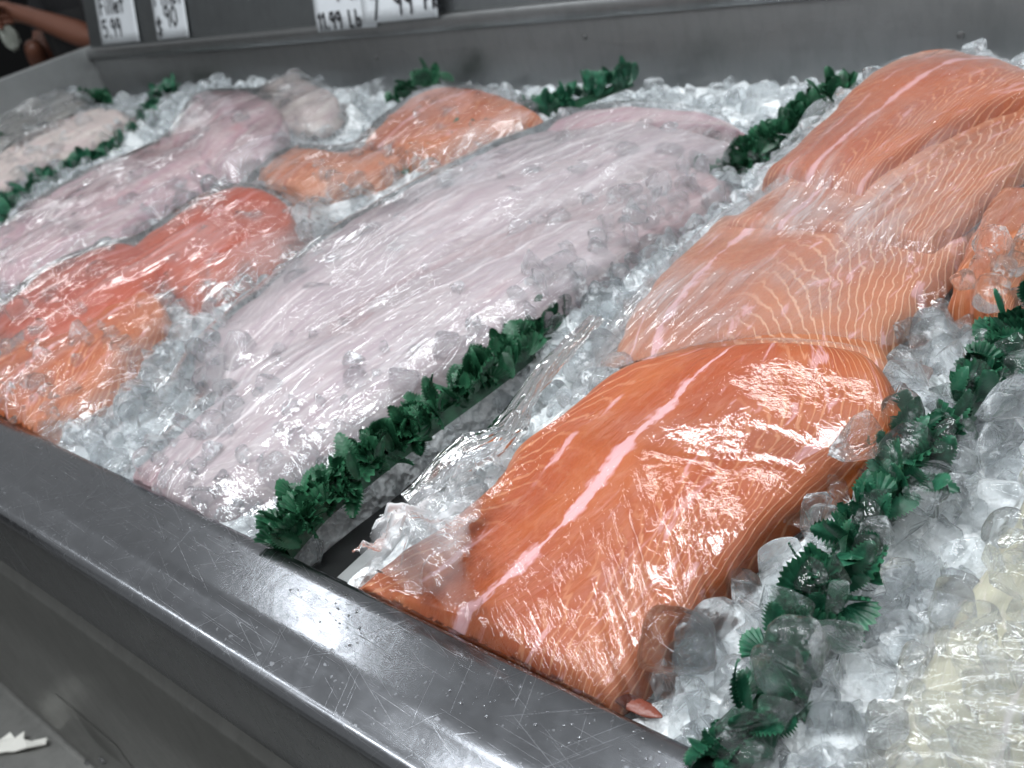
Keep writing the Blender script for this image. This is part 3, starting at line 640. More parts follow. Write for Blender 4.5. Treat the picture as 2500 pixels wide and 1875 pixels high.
fillet('salmon_piece', 'small striped salmon piece with fan of white lines in the far orange row', 'salmon fillet',
       [(545, 385, 0.06, 640, 425, 0.05), (590, 340, 0.08, 720, 400, 0.055), (640, 320, 0.085, 790, 385, 0.05), (700, 335, 0.07, 850, 360, 0.045), (780, 325, 0.06, 880, 340, 0.045)],
       'steak', 0.02, 0.03, None, (1, 1), LG, n=60, m=36, uo=7)
fillet('salmon_piece', 'rearmost orange salmon piece of the far orange row with one white seam', 'salmon fillet',
       [(770, 320, 0.06, 880, 345, 0.045), (830, 255, 0.09, 960, 320, 0.06), (890, 205, 0.11, 1050, 290, 0.065), (960, 187, 0.115, 1130, 262, 0.065), (1040, 205, 0.09, 1175, 243, 0.065)],
       'salmon3', 0.022, 0.035, None, (1, 1), LG, n=70, m=44, uo=8)
FG = 'white fish fillets in the far rows'
for lab, st, mt_ in (
    ('curled pale fillet with a folded over top in the far white row', [(350, 330, 0.06, 490, 370, 0.06), (375, 265, 0.10, 540, 335, 0.08), (420, 200, 0.13, 590, 310, 0.09), (480, 188, 0.13, 615, 270, 0.10), (530, 195, 0.12, 610, 235, 0.10)], 'cod2'),
    ('rounded pale fillet touching the back wall behind the curled one', [(520, 245, 0.07, 640, 280, 0.05), (560, 185, 0.10, 700, 260, 0.06), (620, 165, 0.105, 730, 235, 0.06), (670, 180, 0.09, 735, 215, 0.06)], 'codp'),
    ('slender pale fillet between two green strips on the far left', [(-60, 370, 0.04, -20, 420, 0.03), (40, 310, 0.06, 90, 345, 0.045), (150, 255, 0.07, 210, 290, 0.05), (230, 232, 0.07, 290, 248, 0.055)], 'codp'),
    ('flat pink fillet with reddish streaks in the middle of the far white row', [(70, 440, 0.05, 230, 500, 0.03), (190, 370, 0.065, 350, 430, 0.04), (310, 315, 0.075, 450, 375, 0.05), (400, 290, 0.075, 520, 330, 0.055)], 'cod2'),
    ('pinkish white fillet low at the left frame edge in the far white row', [(-70, 620, 0.0, 60, 620, 0.0), (-20, 520, 0.03, 150, 550, 0.015), (60, 440, 0.045, 250, 500, 0.025), (140, 410, 0.045, 310, 460, 0.03)], 'cod2'),
    ('grey skinned fish under shiny film at the left side wall', [(-60, 330, 0.02, 20, 330, 0.02), (0, 240, 0.06, 100, 265, 0.04), (70, 205, 0.075, 160, 240, 0.05), (130, 200, 0.07, 190, 220, 0.05)], 'grey')):
    fillet('white_fish_fillet' if mt_ != 'grey' else 'grey_fish', lab, 'fish fillet', st, mt_, 0.018, 0.03, None, (1, 1), FG if mt_ != 'grey' else None, n=60, m=36, folds=0.008, wave=0.006, uo=random.random()*9)
fillet('yellow_fish_fillet', 'pale yellow fillet under film and ice in the lower right corner', 'fish fillet',
       [(1830, 1760, -0.03, 2500, 2000, -0.02), (1920, 1560, -0.015, 2600, 1700, 0.0), (2010, 1380, -0.01, 2600, 1450, 0.01), (2130, 1200, -0.005, 2600, 1240, 0.01), (2250, 1020, 0.0, 2600, 1060, 0.01)],
       'squid', 0.02, 0.035, None, (0, 1), None, n=80, m=50, uo=3.3, folds=0.012, wave=0.012)
# ---------------------------------------------------------------- combine heights; packed ice sheet
# loose ice is heaped up against the sides of the fish
_t = np.where(HF > -0.5, HF, -0.2); _w = (HF > -0.5).astype(float)
_bank = blur(np.where(HF > -0.5, HF, 0)*1.0, 7, 2)/np.maximum(blur(_w, 7, 2), 1e-3); _near = np.clip(blur(_w, 7, 2)*6, 0, 1)*(HF < -0.5)+1.0*(HF > -0.5)
_trough = np.exp(-((gx+0.655)/0.055)**6)*np.clip((0.63-gy)/0.05, 0, 1)
_frontedge = np.clip((gy-0.30)/0.06, 0, 1)
H = H+(np.maximum(H, _bank-0.026)-H)*_near*(1-_trough)*_frontedge

HH = np.maximum(H, HF)
under = np.where(HF > -0.5, np.minimum(H, HF-0.035), H)     # the ice lies below the fish
st = 1
ii = np.arange(0, NX, st); jj = np.arange(0, NY, st)
vx = gx[np.ix_(ii, jj)]; vy = gy[np.ix_(ii, jj)]; vz = blur(under, 1, 1)[np.ix_(ii, jj)]+0.003
V = np.stack([vx, vy, vz], -1).reshape(-1, 3); nyy = len(jj)
idx = np.arange(len(ii)*nyy).reshape(len(ii), nyy)
F = np.stack([idx[:-1, :-1], idx[1:, :-1], idx[1:, 1:], idx[:-1, 1:]], -1).reshape(-1, 4)
me = bpy.data.meshes.new('packed_ice'); me.from_pydata(V.tolist(), [], F.tolist()); me.polygons.foreach_set('use_smooth', [True]*len(me.polygons)); me.materials.append(MT['bed'])
bed = bpy.data.objects.new('packed_ice', me); COL.objects.link(bed)
tag(bed, 'bed of packed crushed ice filling the steel counter', 'ice', kind='stuff')

# ---------------------------------------------------------------- loose ice
def chunk(seed, sub=2, sq=None, chip=False):
    r = random.Random(seed); bm = bmesh.new()
    if not chip and (sq or r.random() < 0.8):
        bmesh.ops.create_cube(bm, size=1.15)
        for v in bm.verts:
            v.co += Vector([r.uniform(-.17, .17) for _ in range(3)])
        if r.random() < 0.6:                           # a corner broken off
            bmesh.ops.bevel(bm, geom=[bm.verts[:][r.randrange(8)]], offset=0.45, segments=1, affect='VERTICES')
        bmesh.ops.bevel(bm, geom=bm.edges[:], offset=r.uniform(0.045, 0.085), segments=2, affect='EDGES')
    else:
        pts = [Vector([r.gauss(0, 1) for _ in range(3)]).normalized()*r.uniform(0.55, 0.85) for _ in range(10)]
        for p in pts: bm.verts.new(p)
        ret = bmesh.ops.convex_hull(bm, input=bm.verts[:]); bmesh.ops.delete(bm, geom=[v for v in bm.verts if not v.link_faces], context='VERTS')
        bmesh.ops.bevel(bm, geom=bm.edges[:], offset=0.05 if chip else 0.035, segments=2, affect='EDGES')
    sc = Vector((r.uniform(.75, 1.15), r.uniform(.65, 1.05), r.uniform(.55, .9)))
    for v in bm.verts: v.co = Vector([v.co[k]*sc[k] for k in range(3)])
    me = bpy.data.meshes.new('chunk'); bm.to_mesh(me); bm.free()
    if sub:
        o = bpy.data.objects.new('tmp', me); COL.objects.link(o); m = o.modifiers.new('s', 'SUBSURF'); m.levels = sub; m.render_levels = sub
        dg = bpy.context.evaluated_depsgraph_get(); me2 = bpy.data.meshes.new_from_object(o.evaluated_get(dg)); bpy.data.objects.remove(o); me = me2
        n = len(me.vertices); a = np.zeros(n*3); me.vertices.foreach_get('co', a); a = a.reshape(-1, 3)
        if sub >= 2:                                   # melted dimples
            w = fbm(a[:, 0]*4+seed*3.3+20, a[:, 1]*4+a[:, 2]*3+20, 3)-0.5
            a *= (1+0.15*w)[:, None]; me.vertices.foreach_set('co', a.ravel())
    me.polygons.foreach_set('use_smooth', [not chip]*len(me.polygons)); return me
near_meshes = [chunk(100+k) for k in range(6)]+[chunk(140+k, 0, None, True) for k in range(12)]
for k, m in enumerate(near_meshes): m.name = 'ice_cube'; m.materials.append(MT['ice'])
far_meshes = [chunk(300+k, 1) for k in range(4)]+[chunk(340+k, 0, None, True) for k in range(10)]
Hc = HH.copy()                                        # ice on top of everything
def in_poly(x, y, poly):
    ins = np.zeros(np.shape(x), bool); n = len(poly); j = n-1
    for i in range(n):
        xi, yi = poly[i][:2]; xj, yj = poly[j][:2]
        c = ((yi > y) != (yj > y)) & (x < (xj-xi)*(y-yi)/(yj-yi+1e-12)+xi); ins ^= c; j = i
    return ins
def W(pp, z=0.02): return [tuple(P(a, b, z)[:2]) for a, b in pp]
# (area as seen, how many per square metre, size, rise above the surface)
placed = []
def scatter(poly, n, s0, s1, rise, on='top', rng=random, seedy=None):
    xs = [p[0] for p in poly]; ys = [p[1] for p in poly]; k = 0; tries = 0
    while k < n and tries < n*40:
        tries += 1
        x = rng.uniform(min(xs), max(xs)); y = rng.uniform(min(ys), max(ys))
        if not in_poly(np.array(x), np.array(y), poly) or x < XL+0.03 or y < 0.305 or y > YB-0.02: continue
        s = rng.uniform(s0, s1)
        if -0.70 < x < -0.59 and y < 0.59: continue
        if any((x-q[0])**2+(y-q[1])**2 < (0.55*(s+q[2])/2*1.35)**2 for q in placed[-500:]): continue
        z = float(smp(HH, x, y))+rise*s; placed.append((x, y, s, z)); k += 1
R2 = random.Random(5)
right_strip = W([(1395, 1500), (1500, 1365), (1620, 1200), (1760, 1060), (1900, 980), (1970, 880), (1930, 800), (2010, 700), (2120, 640), (2240, 580), (2280, 640), (2150, 760), (2000, 950), (1850, 1180), (1740, 1360), (1620, 1600), (1560, 1650)])
front_right = W([(1560, 1650), (1700, 1380), (1850, 1180), (2000, 960), (2150, 760), (2300, 620), (2300, 1000), (2050, 1230), (1930, 1400), (1850, 1700), (1750, 1760)])
corner = W([(1850, 1750), (1950, 1420), (2080, 1220), (2330, 1000), (2400, 1700), (2200, 1900)])
scatter(right_strip, 100, 0.022, 0.042, 0.36, rng=R2)
scatter(front_right, 95, 0.026, 0.050, 0.30, rng=R2)
scatter(corner, 70, 0.014, 0.036, 0.62, rng=R2)
mid_ice = W([(480, 1140), (660, 990), (890, 820), (1110, 660), (1320, 520), (1540, 370), (1600, 400), (1450, 560), (1300, 700), (1180, 760), (1020, 830), (820, 960), (640, 1130), (590, 1190)])
scatter(mid_ice, 90, 0.018, 0.036, 0.20, rng=R2)
front_left = W([(60, 925), (240, 830), (360, 700), (480, 720), (560, 800), (440, 890), (300, 1000), (250, 1035)])
scatter(front_left, 44, 0.022, 0.040, 0.25, rng=R2)
for q in crom([P(1640, 1500, 0.02), P(1720, 1340, 0.02), P(1830, 1180, 0.02), P(1950, 1020, 0.025), P(2060, 880, 0.03), P(2170, 760, 0.03)], 28):
    s = R2.uniform(0.020, 0.036); placed.append((q[0]+R2.gauss(0.018, 0.014), q[1], s, q[2]+R2.uniform(-0.004, 0.006)))
# one clear cube with a hollow top resting beside the front salmon
hero = P(1470, 1385, 0.012)
placed.sort(key=lambda q: (q[0]**2+q[1]**2+(0.5-q[3])**2)/(q[2]**2))
rank = placed[:290]; rest = placed[290:]
def put_ice(q, mesh, name, label, cat, group=None):
    o = bpy.data.objects.new(name, mesh); COL.objects.link(o); o.location = (q[0], q[1], q[3])
    o.rotation_euler = (R2.uniform(0, 6.28), R2.uniform(0, 6.28), R2.uniform(0, 6.28)); o.scale = (q[2],)*3
    return tag(o, label, cat, group)
DV = {-0.25: 'the right green strip'}
for q in rank:
    x, y = q[0], q[1]
    if x > -0.20: lab, gr = 'clear lump of loose ice between the right green strip and the pale yellow fillet', 'loose ice right of the right green strip'
    elif x > -0.52 and y < 3: lab, gr = 'clear lump of loose ice between the near salmon row and the right green strip', 'loose ice between the salmon and the right green strip'
    elif x > -0.98: lab, gr = 'clear lump of ice lying along the near edge of the middle white fish row', 'loose ice along the middle white fish row'
    else: lab, gr = 'clear lump of ice by the rim between the far orange row and white fish', 'loose ice between far orange row and white fish'
    put_ice(q, R2.choice(near_meshes), 'ice_cube', lab, 'ice lump', gr)
hm = chunk(777, 3, True); hm.name = 'ice_cube'; hm.materials.append(MT['clearice'])
ho = bpy.data.objects.new('ice_cube', hm); COL.objects.link(ho); ho.location = tuple(hero); ho.scale = (0.040, 0.043, 0.052); ho.rotation_euler = (0.5, 0.25, 0.5)
tag(ho, 'large square clear ice cube standing alone against the lower edge of the front salmon fillet', 'ice lump')

# crushed ice over the rest of the bed, one mass
def mass(name, spots, meshes, mat, label, extra=None):
    src = []
    for m in meshes:
        n = len(m.vertices); a = np.zeros(n*3); m.vertices.foreach_get('co', a); src.append((a.reshape(-1, 3), [tuple(p.vertices) for p in m.polygons], m.polygons[0].use_smooth))
    VV = []; FF = []; SM = []; off = 0
    for (x, y, s, z) in spots:
        a, f, sm = src[R2.randrange(len(src))]
        r = np.array(Euler((R2.uniform(0, 6.28), R2.uniform(0, 6.28), R2.uniform(0, 6.28))).to_matrix())
        VV.append(a @ r.T*s+np.array([x, y, z])); FF += [tuple(i+off for i in p) for p in f]; SM += [sm]*len(f); off += len(a)
    me = bpy.data.meshes.new(name); me.from_pydata(np.vstack(VV).tolist(), [], FF); me.polygons.foreach_set('use_smooth', SM); me.materials.append(mat)
    o = bpy.data.objects.new(name, me); COL.objects.link(o); return tag(o, label, 'ice', kind='stuff')
spots = list(rest)
y = Y0+0.03
while y < YB-0.02:
    x = XL+0.03
    while x < 0.5:
        dist = math.sqrt(x*x+y*y+0.2); step = 0.018+0.0035*max(0, dist-0.6)
        jx = x+R2.uniform(-.5, .5)*step; jy = y+R2.uniform(-.5, .5)*step
        hf = float(smp(HF, jx, jy)); h0 = float(smp(H, jx, jy)); s = step*R2.uniform(0.9, 1.9)
        near = in_poly(np.array(jx), np.array(jy), W([(250, 1040), (400, 760), (900, 380), (1600, 300), (1250, 560), (600, 1150)], 0.05))
        if jy > 0.30 and (hf < h0-0.004):
            trough = (-0.71 < jx < -0.600 and jy < 0.59)
            if not trough and R2.random() < 0.62: spots.append((jx, jy, s, h0+s*R2.uniform(0.10, 0.40)))
        elif hf > -0.5 and jx < -0.70 and hf < 0.10:
            cl = float(fbm(np.array(jx*9+3), np.array(jy*9), 2)); pr = 0.0 if cl < 0.50 else 0.14
            if hf < 0.040: pr = pr+0.38
            if R2.random() < pr: spots.append((jx, jy, s*R2.uniform(0.3, 0.62 if hf > 0.04 else 1.0), hf+s*0.07))
        x += step
    y += 0.018+0.0035*max(0, y-0.6)
mass('crushed_ice', spots, far_meshes, MT['iceb'], 'loose crushed ice heaped between the fish rows and along the back wall')

# ---------------------------------------------------------------- green garland dividers
def leaf_geo(r, R, fan, tooth, pleat, curl):
    na, nr = 29, 4; vs = []; fs = []
    for j in range(nr+1):
        for i in range(na):
            t = i/(na-1); a = (t-0.5)*fan; rr = R*(0.08+0.92*j/nr)*(0.86+0.14*math.cos(a*1.1))
            if j == nr: rr *= 1+tooth*(1 if i % 2 else -1)*(0.7+0.3*r.random())
            if j == nr-1: rr *= 1+tooth*0.3*(1 if i % 2 else -1)
            z = pleat*R*(1 if (i//2) % 2 else -1)*(j/nr)*0.5+curl*R*(j/nr)**2
            vs.append((rr*math.sin(a), z, rr*math.cos(a)))
    for j in range(nr):
        for i in range(na-1): a = j*na+i; fs.append((a, a+1, a+na+1, a+na))
    return np.array(vs), fs
def fern_geo(r, R, curl):
    n = 23; vs = []; fs = []
    for i in range(n):
        t = i/(n-1); w = R*0.30*(math.sin(math.pi*min(1, t*0.93+0.07))**0.6)*(1.12 if i % 2 else 0.72)
        z = R*1.15*t; bend = curl*R*t*t
        for s in (-1, -0.5, 0, 0.5, 1): vs.append((w*s, bend+0.10*R*abs(s)-0.03*R*(i % 2)*abs(s), z+abs(s)*w*0.5))
    for i in range(n-1):
        for j in range(4): a = i*5+j; fs.append((a, a+1, a+6, a+5))
    return np.array(vs), fs
def garland(path, dens, size, label, mat='leaf', name='green_garland', width=0.016, upr=0.55, seed=3, lift=0.0):
    r = random.Random(seed); path = crom(path, max(30, 12*len(path)))
    root = thing(name, tuple(path[0]), label, 'green divider', 'green plastic garlands dividing the rows')
    L = np.linalg.norm(np.diff(path, axis=0), axis=1).sum(); n = int(L*dens); TP = []; VV = []; FF = []; off = 0
    for k in range(n):
        t = r.random()*(len(path)-1.001); i = int(t); p = path[i]*(1-(t-i))+path[i+1]*(t-i)
        fan = r.uniform(1.5, 2.4); fern = r.random() < 0.55
        a, f = fern_geo(r, size*r.uniform(0.7, 1.15), r.uniform(-0.5, 0.6)) if fern else leaf_geo(r, size*r.uniform(0.6, 1.0), fan, 0.065, 0.10, r.uniform(-0.35, 0.45))
        TP += [abs((q % 5)-2)/2.0 for q in range(len(a))] if fern else [(q//29)/4.0 for q in range(len(a))]
        az = r.uniform(0, 6.28); lean = r.gauss(0, upr)
        m = (Matrix.Rotation(az, 3, 'Z') @ Matrix.Rotation(lean, 3, 'X') @ Matrix.Rotation(r.gauss(0, 0.5), 3, 'Y'))
        b = p+np.array([r.gauss(0, width*0.5), r.gauss(0, 0.004), lift+r.uniform(-0.008, 0.010)])
        VV.append(a @ np.array(m).T+b); FF += [tuple(q+off for q in p2) for p2 in f]; off += len(a)
    o = mesh_obj('foliage', np.vstack(VV), FF, MT[mat]); keep(o, root)
    at = o.data.attributes.new('tip', 'FLOAT', 'POINT'); at.data.foreach_set('value', TP)
    # stem strip
    vs = []; fs = []
    for i, p in enumerate(path):
        for (dx, dz) in ((-0.007, -0.012), (-0.004, 0.002), (0.004, 0.002), (0.007, -0.012)): vs.append((p[0]+dx, p[1], p[2]+dz))
    for i in range(len(path)-1):
        for j in range(4): fs.append((i*4+j, i*4+(j+1) % 4, i*4+4+(j+1) % 4, i*4+4+j))
    keep(mesh_obj('stem', vs, fs, MT['leaf'], None, False), root)
    return root
gA = [P(620, 1200, -0.02), P(700, 1110, -0.005), P(800, 1030, 0.0), P(930, 930, 0.0), P(1060, 835, 0.0), P(1150, 765, -0.008), P(1250, 680, -0.035), P(1380, 575, -0.045), P(1500, 460, -0.035), P(1580, 395, -0.012), P(1680, 320, 0.01), P(1760, 265, 0.02), P(1830, 210, 0.03)]
garland([q+np.array([0, 0, 0.010]) for q in gA], 560, 0.028, 'long dark green leaf garland between the middle white fish row and near salmon row', seed=3)
gB = [P(1560, 1660, -0.02), P(1640, 1480, -0.01), P(1740, 1320, -0.005), P(1850, 1150, 0.0), P(1960, 1000, 0.01), P(2060, 890, 0.01), P(2150, 760, 0.015), P(2240, 690, 0.02), P(2350, 600, 0.02)]
garland([q+np.array([0.009, -0.003, 0.007]) for q in gB], 400, 0.027, 'green plastic leaf garland right of the near salmon row, half buried in clear ice', 'leaf2', seed=4)
gC = [P(80, 905, -0.045), P(190, 845, -0.03), P(420, 680, -0.035), P(700, 490, -0.03), P(950, 345, 0.005), P(1060, 300, 0.01), P(1160, 255, 0.012), P(1260, 212, 0.015), P(1360, 172, 0.02)]
garland(gC, 170, 0.036, 'green garland under hazy film beside the middle white fish', 'leaf2', seed=5)
gD = [P(860, 225, -0.03), P(890, 205, -0.02), P(920, 190, 0.0), P(945, 172, 0.01)]
garland(gD, 170, 0.040, 'short dark green garland end peeking out behind the rearmost orange salmon piece', seed=6)
gE = [P(0, 470, -0.01), P(120, 395, -0.02), P(230, 340, -0.02), P(310, 285, -0.02), P(345, 225, -0.025), P(375, 195, 0.015)]
garland(gE, 170, 0.040, 'green garland buried in ice beside the curled pale fillet, its end standing free', 'leaf2', seed=7)
gF = [P(-40, 340, 0.0), P(20, 312, 0.005), P(120, 258, -0.015), P(190, 228, 0.0), P(225, 218, 0.01)]
garland(gF, 170, 0.040, 'leftmost green garland beside the grey skinned fish', 'leaf', seed=8)

# steel tray edge beside the first garland
tr = [(735, 1255), (800, 1195), (880, 1115), (960, 1040), (1060, 950)]
dv = thing('tray_divider', tuple(P(735, 1255, -0.03)), 'narrow steel tray edge in the dark gap between garland and front salmon', 'tray edge')
vs = []; fs = []
for (a, b) in tr:
    p = P(a, b, -0.028)
    for (dx, dz) in ((-0.055, -0.055), (-0.010, -0.052), (-0.006, 0.0), (-0.003, 0.003), (0.010, 0.003), (0.013, -0.001), (0.013, -0.05)): vs.append((p[0]+dx, p[1], p[2]+dz))
for i in range(len(tr)-1):
    for j in range(6): fs.append((i*7+j, i*7+j+1, i*7+8+j, i*7+7+j))
keep(mesh_obj('tray_edge', vs, fs, MT['side'], None, False), dv)
vs = []; fs = []
for (a, b) in tr:
    p = P(a, b, -0.028)
    for (dx, dz) in ((-0.105, -0.012), (-0.085, -0.032), (-0.012, -0.040), (-0.0105, -0.006)): vs.append((p[0]+dx, p[1], p[2]+dz))
for i in range(len(tr)-1):
    for j in range(3): fs.append((i*4+j, i*4+j+1, i*4+5+j, i*4+4+j))
keep(mesh_obj('dark_channel', vs, fs, MT['dark'], None, False), dv)

# ---------------------------------------------------------------- cling film sheets
def sheet(name, poly, res, mat, label, base, smooth_r=3, lift=0.004, wr=0.0, wang=0.0, wf=60, edge=0.02, cr=0.0, fold_amt=0.0, focus=None, mask=None, haze=None):
    x0 = min(p[0] for p in poly); x1 = max(p[0] for p in poly); y0 = max(0.293, min(p[1] for p in poly)); y1 = max(p[1] for p in poly)
    nx = int((x1-x0)/res)+2; ny = int((y1-y0)/res)+2
    xx, yy = np.meshgrid(x0+np.arange(nx)*res, y0+np.arange(ny)*res, indexing='ij')
    ins = in_poly(xx+0.008*(fbm(xx*30, yy*30, 2)-0.5), yy, poly)
    tight = np.maximum(base, blur(dil(base, smooth_r), smooth_r, 2)) if smooth_r else base
    z = smp(tight, xx, yy)+lift
    ca, sa = math.cos(wang), math.sin(wang)
    if focus is None: along = xx*ca+yy*sa; across = -xx*sa+yy*ca
    else:                                   # tension lines fanning from a point
        rr = np.hypot(xx-focus[0], yy-focus[1]); across = np.arctan2(yy-focus[1], xx-focus[0])*0.35; along = rr
    wv = fbm(across*wf+2.0*fbm(along*5, across*8, 2), along*wf*0.07+3, 3)
    rd = np.clip(1-np.abs(wv-0.5)*9, 0, 1)
    am = np.clip((fbm(xx*9+4, yy*9, 3)-0.36)*4, 0, 1)
    if mask is not None: am = am*mask(xx, yy)
    z = z+wr*rd*am
    if cr:                                  # crumples: sharp creases crossing at random angles
        rr_ = np.random.default_rng(5); f = 0
        for k in range(9):
            a_ = rr_.uniform(0, math.pi); lam = rr_.uniform(0.010, 0.045)
            t_ = (xx*math.cos(a_)+yy*math.sin(a_)+0.012*fbm(xx*25+k*7, yy*25, 2))/lam+rr_.random()
            f = f+np.abs((t_ % 1)-0.5)*2*lam/0.045*np.clip((fbm(xx*22+k*13, yy*22+5, 2)-0.38)*5, 0, 1)
        z = z+cr*0.55*f
    idm = -np.ones((nx, ny), int); idm[ins] = np.arange(ins.sum())
    V = np.stack([xx[ins], yy[ins], z[ins]], -1)
    q = ins[:-1, :-1] & ins[1:, :-1] & ins[1:, 1:] & ins[:-1, 1:]
    F = np.stack([idm[:-1, :-1][q], idm[1:, :-1][q], idm[1:, 1:][q], idm[:-1, 1:][q]], -1)
    me = bpy.data.meshes.new(name); me.from_pydata(V.tolist(), [], F.tolist()); me.polygons.foreach_set('use_smooth', [True]*len(me.polygons)); me.materials.append(MT[mat])
    at = me.attributes.new('fold', 'FLOAT', 'POINT'); at.data.foreach_set('value', (rd*am*fold_amt)[ins].astype(np.float32))
    for _n, _v in (('across', across+0*xx), ('along', along+0*xx), ('strain', np.ones_like(xx) if mask is None else mask(xx, yy))):
        at = me.attributes.new(_n, 'FLOAT', 'POINT'); at.data.foreach_set('value', _v[ins].astype(np.float32))
    inn = np.clip(blur(np.pad(ins.astype(float), 1), max(2, int(0.012/res)), 2)[1:-1, 1:-1]*2-1, 0, 1)
    if haze is not None: inn = inn*haze(xx, yy)
    at = me.attributes.new('inner', 'FLOAT', 'POINT'); at.data.foreach_set('value', inn[ins].astype(np.float32))
    o = bpy.data.objects.new(name, me); COL.objects.link(o)
    return tag(o, label, 'cling film')
def W3(pp): return [tuple(P(a, b, lowz(z))[:2]) for a, b, z in pp]
HB = blur(HH, 1, 1)
fA = W3([(700, 1350, -0.02), (800, 1220, 0.0), (900, 1150, 0.02), (1060, 1040, 0.045), (1120, 960, 0.06), (1210, 885, 0.085), (1310, 815, 0.10), (1420, 775, 0.112), (1560, 752, 0.112), (1700, 735, 0.11), (1850, 752, 0.10), (1950, 830, 0.075), (1900, 975, 0.05), (1790, 1060, 0.03), (1680, 1170, 0.02), (1620, 1330, 0.0), (1560, 1500, -0.01), (1450, 1660, -0.02), (1290, 1640, -0.02)])
sheet('cling_film', fA, 0.0017, 'film', 'clear wet cling film stretched tight over the front salmon fillet', np.maximum(HF, H-0.006), 1, 0.0022, 0.0030, 0, 110, fold_amt=0.12, focus=P(1740, 2330, 0),
      mask=lambda x, y: np.clip((0.47-y)/0.09, 0.0, 1))
fB = W3([(1180, 810, 0.01), (1300, 690, 0.03), (1400, 580, 0.05), (1500, 490, 0.07), (1560, 430, 0.08), (1640, 365, 0.10), (1740, 290, 0.12), (1850, 195, 0.15), (1950, 140, 0.16), (2100, 125, 0.15), (2330, 230, 0.14), (2330, 480, 0.09), (2120, 560, 0.07), (1980, 720, 0.06), (1900, 765, 0.06), (1700, 745, 0.06), (1500, 775, 0.06), (1300, 830, 0.05)])
_hc = [P(1620, 480, 0.05), P(1480, 650, 0.03), P(1800, 560, 0.05)]
def hazeB(x, y):
    m = 0.06
    for c, r, a in ((_hc[0], 0.13, 1.0), (_hc[1], 0.10, 0.9), (_hc[2], 0.13, 0.5)): m = m+a*np.exp(-((x-c[0])/r)**2-((y-c[1])/(r*1.6))**2)
    return np.clip(m, 0, 1)
sheet('cling_film', fB, 0.004, 'filmhaze', 'streaked hazy film stretched over the pale salmon behind the front fillet', HH, 3, 0.003, 0.0015, 1.45, 60, fold_amt=0.5, haze=hazeB)
fC = W([(60, 920), (300, 700), (420, 640), (640, 500), (860, 370), (1100, 270), (1280, 245), (1610, 300), (1560, 380), (1350, 560), (1080, 730), (920, 800), (640, 1040), (540, 1110), (480, 1130), (300, 1060)], 0.03)
sheet('cling_film', fC, 0.005, 'filmw', 'clear film with bright slanting glints over the middle white fish row', HH, 4, 0.006, 0.003, 1.45, 60, fold_amt=0.3)
fD = W([(-80, 900), (-80, 640), (80, 520), (300, 420), (560, 310), (780, 220), (960, 170), (1180, 220), (1060, 300), (820, 400), (640, 510), (420, 640), (330, 720), (180, 860), (60, 930)], 0.05)
sheet('cling_film', fD, 0.006, 'filmr', 'shiny film with long bright streaks over the far orange row', HH, 4, 0.005, 0.004, 1.45, 45, fold_amt=0.25)
fE = W([(-100, 600), (-60, 440), (120, 350), (330, 240), (480, 160), (700, 165), (740, 230), (600, 330), (350, 430), (80, 540)], 0.05)
sheet('cling_film', fE, 0.008, 'filmr', 'film with long streaks over the far white fish row', HH, 3, 0.005, 0.004, 1.45, 35, fold_amt=0.3)
fF = W([(-80, 330), (-40, 240), (90, 185), (200, 200), (180, 240), (60, 310)], 0.05)
sheet('cling_film', fF, 0.008, 'filmr', 'crinkled shiny film over the grey skinned fish at the side wall', HH, 2, 0.006, 0.008, 1.2, 30, fold_amt=0.3)
fG = W([(1790, 1780), (1850, 1560), (1960, 1400), (2080, 1220), (2200, 1080), (2330, 960), (2500, 1500), (2400, 1850)], 0.02)
sheet('cling_film', fG, 0.003, 'filmg', 'wet rippled film over the pale yellow fillet in the lower right corner', HH, 5, 0.014, 0.007, 0.5, 40, fold_amt=0.2, cr=0.006)

# crumpled film and rolled film edge beside the front salmon
cr = W([(745, 1240), (800, 1150), (850, 1065), (920, 1010), (1030, 1010), (1060, 1090), (1030, 1180), (1020, 1260), (1060, 1340), (1100, 1430), (1000, 1400), (850, 1310)], 0.03)
CB = np.maximum(HF, -0.012); CB = blur(dil(CB, 2), 2, 2)
sheet('crumpled_film', cr, 0.002, 'crumple', 'crumpled gathered end of film at the lower left of the front salmon', CB, 0, 0.006, 0.010, 0.9, 60, fold_amt=0.3, cr=0.022)
rp = crom([P(1285, 690, 0.03), P(1235, 740, 0.03), P(1180, 800, 0.03), P(1130, 870, 0.03), P(1090, 935, 0.028), P(1040, 970, 0.03), P(985, 1000, 0.028), P(930, 1045, 0.025), P(880, 1085, 0.02)], 90)
vs = []; fs = []; K = 20
for i, p in enumerate(rp):
    t = rp[min(i+1, 89)]-rp[max(i-1, 0)]; t /= np.linalg.norm(t); s = np.cross(t, [0, 0, 1]); s /= np.linalg.norm(s); n = np.cross(s, t)
    w = 0.0095+0.012*math.exp(-((i-58)/14)**2)+0.003*float(vnoise(np.array(i*0.2), np.array(1.5)))
    for k in range(K):
        a = 2*math.pi*k/K; rr = 1+0.55*(float(vnoise(np.array(k*0.9 if k < K/2 else (K-k)*0.9), np.array(i*0.12)))-0.5)
        vs.append(p+s*math.cos(a)*w*rr+n*math.sin(a)*w*0.5*rr)
for i in range(89):
    for k in range(K): fs.append((i*K+k, i*K+(k+1) % K, (i+1)*K+(k+1) % K, (i+1)*K+k))
ro = mesh_obj('rolled_film_edge', vs, fs, MT['roll']); 
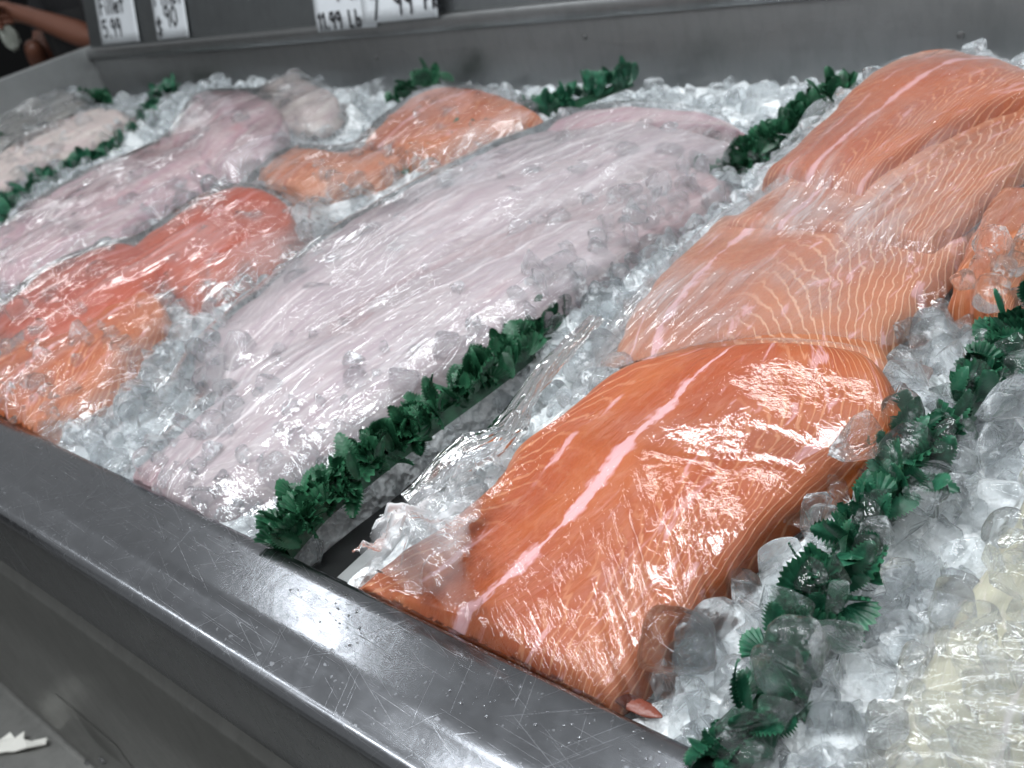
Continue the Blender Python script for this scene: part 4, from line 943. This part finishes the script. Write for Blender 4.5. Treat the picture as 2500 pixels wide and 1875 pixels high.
for _n, _f in (('inner', lambda i: 1.0), ('strain', lambda i: 1.0), ('across', lambda i: (i % K)*0.004), ('along', lambda i: (i//K)*0.005)):
    _at = ro.data.attributes.new(_n, 'FLOAT', 'POINT'); _at.data.foreach_set('value', [_f(i) for i in range(len(vs))])
tag(ro, 'thick rolled edge of clear film winding from garland down to the dark gap', 'cling film')

# small things on the bed
def blob(name, c, r, mat, label, cat, sq=(1, 1, 0.5), seed=0):
    bm = bmesh.new(); bmesh.ops.create_icosphere(bm, subdivisions=4, radius=1.0)
    for v in bm.verts:
        q = v.co.copy(); nz = float(fbm(np.array(q.x*2+seed+9), np.array(q.y*2+q.z+9.0), 3))
        v.co = Vector([q[k]*sq[k]*r*(0.85+0.3*nz)+c[k] for k in range(3)])
    me = bpy.data.meshes.new(name); bm.to_mesh(me); bm.free(); me.materials.append(MT[mat]); me.polygons.foreach_set('use_smooth', [True]*len(me.polygons))
    o = bpy.data.objects.new(name, me); COL.objects.link(o); return tag(o, label, cat)
blob('fish_scrap', P(1372, 1522, -0.012), 0.013, 'redpack', 'small red brown scrap of fish at the rim below the front salmon', 'fish scrap', (1.6, 0.45, 0.18), 2)

# water drops and crumbs of ice on the rim
dr = []
for k in range(420):
    x = R2.uniform(-1.25, -0.2); y = R2.uniform(y_crease+0.02, 0.284)
    if fbm(np.array(x*9), np.array(y*30), 2) < 0.44: continue
    dr.append((x, y, R2.uniform(0.0003, 0.0011)))
vs = []; fs = []; off = 0
bm = bmesh.new(); bmesh.ops.create_icosphere(bm, subdivisions=2, radius=1.0)
bv = np.array([v.co[:] for v in bm.verts]); bf = [tuple(v.index for v in f.verts) for f in bm.faces]; bm.free()
for (x, y, r) in dr:
    a = bv*np.array([r*R2.uniform(0.8, 1.7), r*R2.uniform(0.8, 1.3), r*0.55])+np.array([x, y, 0.0002]); vs.append(a); fs += [tuple(i+off for i in f) for f in bf]; off += len(bv)
wd_ = mesh_obj('water_drops', np.vstack(vs), fs, MT['water']); tag(wd_, 'tiny water drops scattered on the steel front rim', 'water drops', kind='stuff')
print('ice spots', len(spots), 'rank', len(rank), 'drops', len(dr))
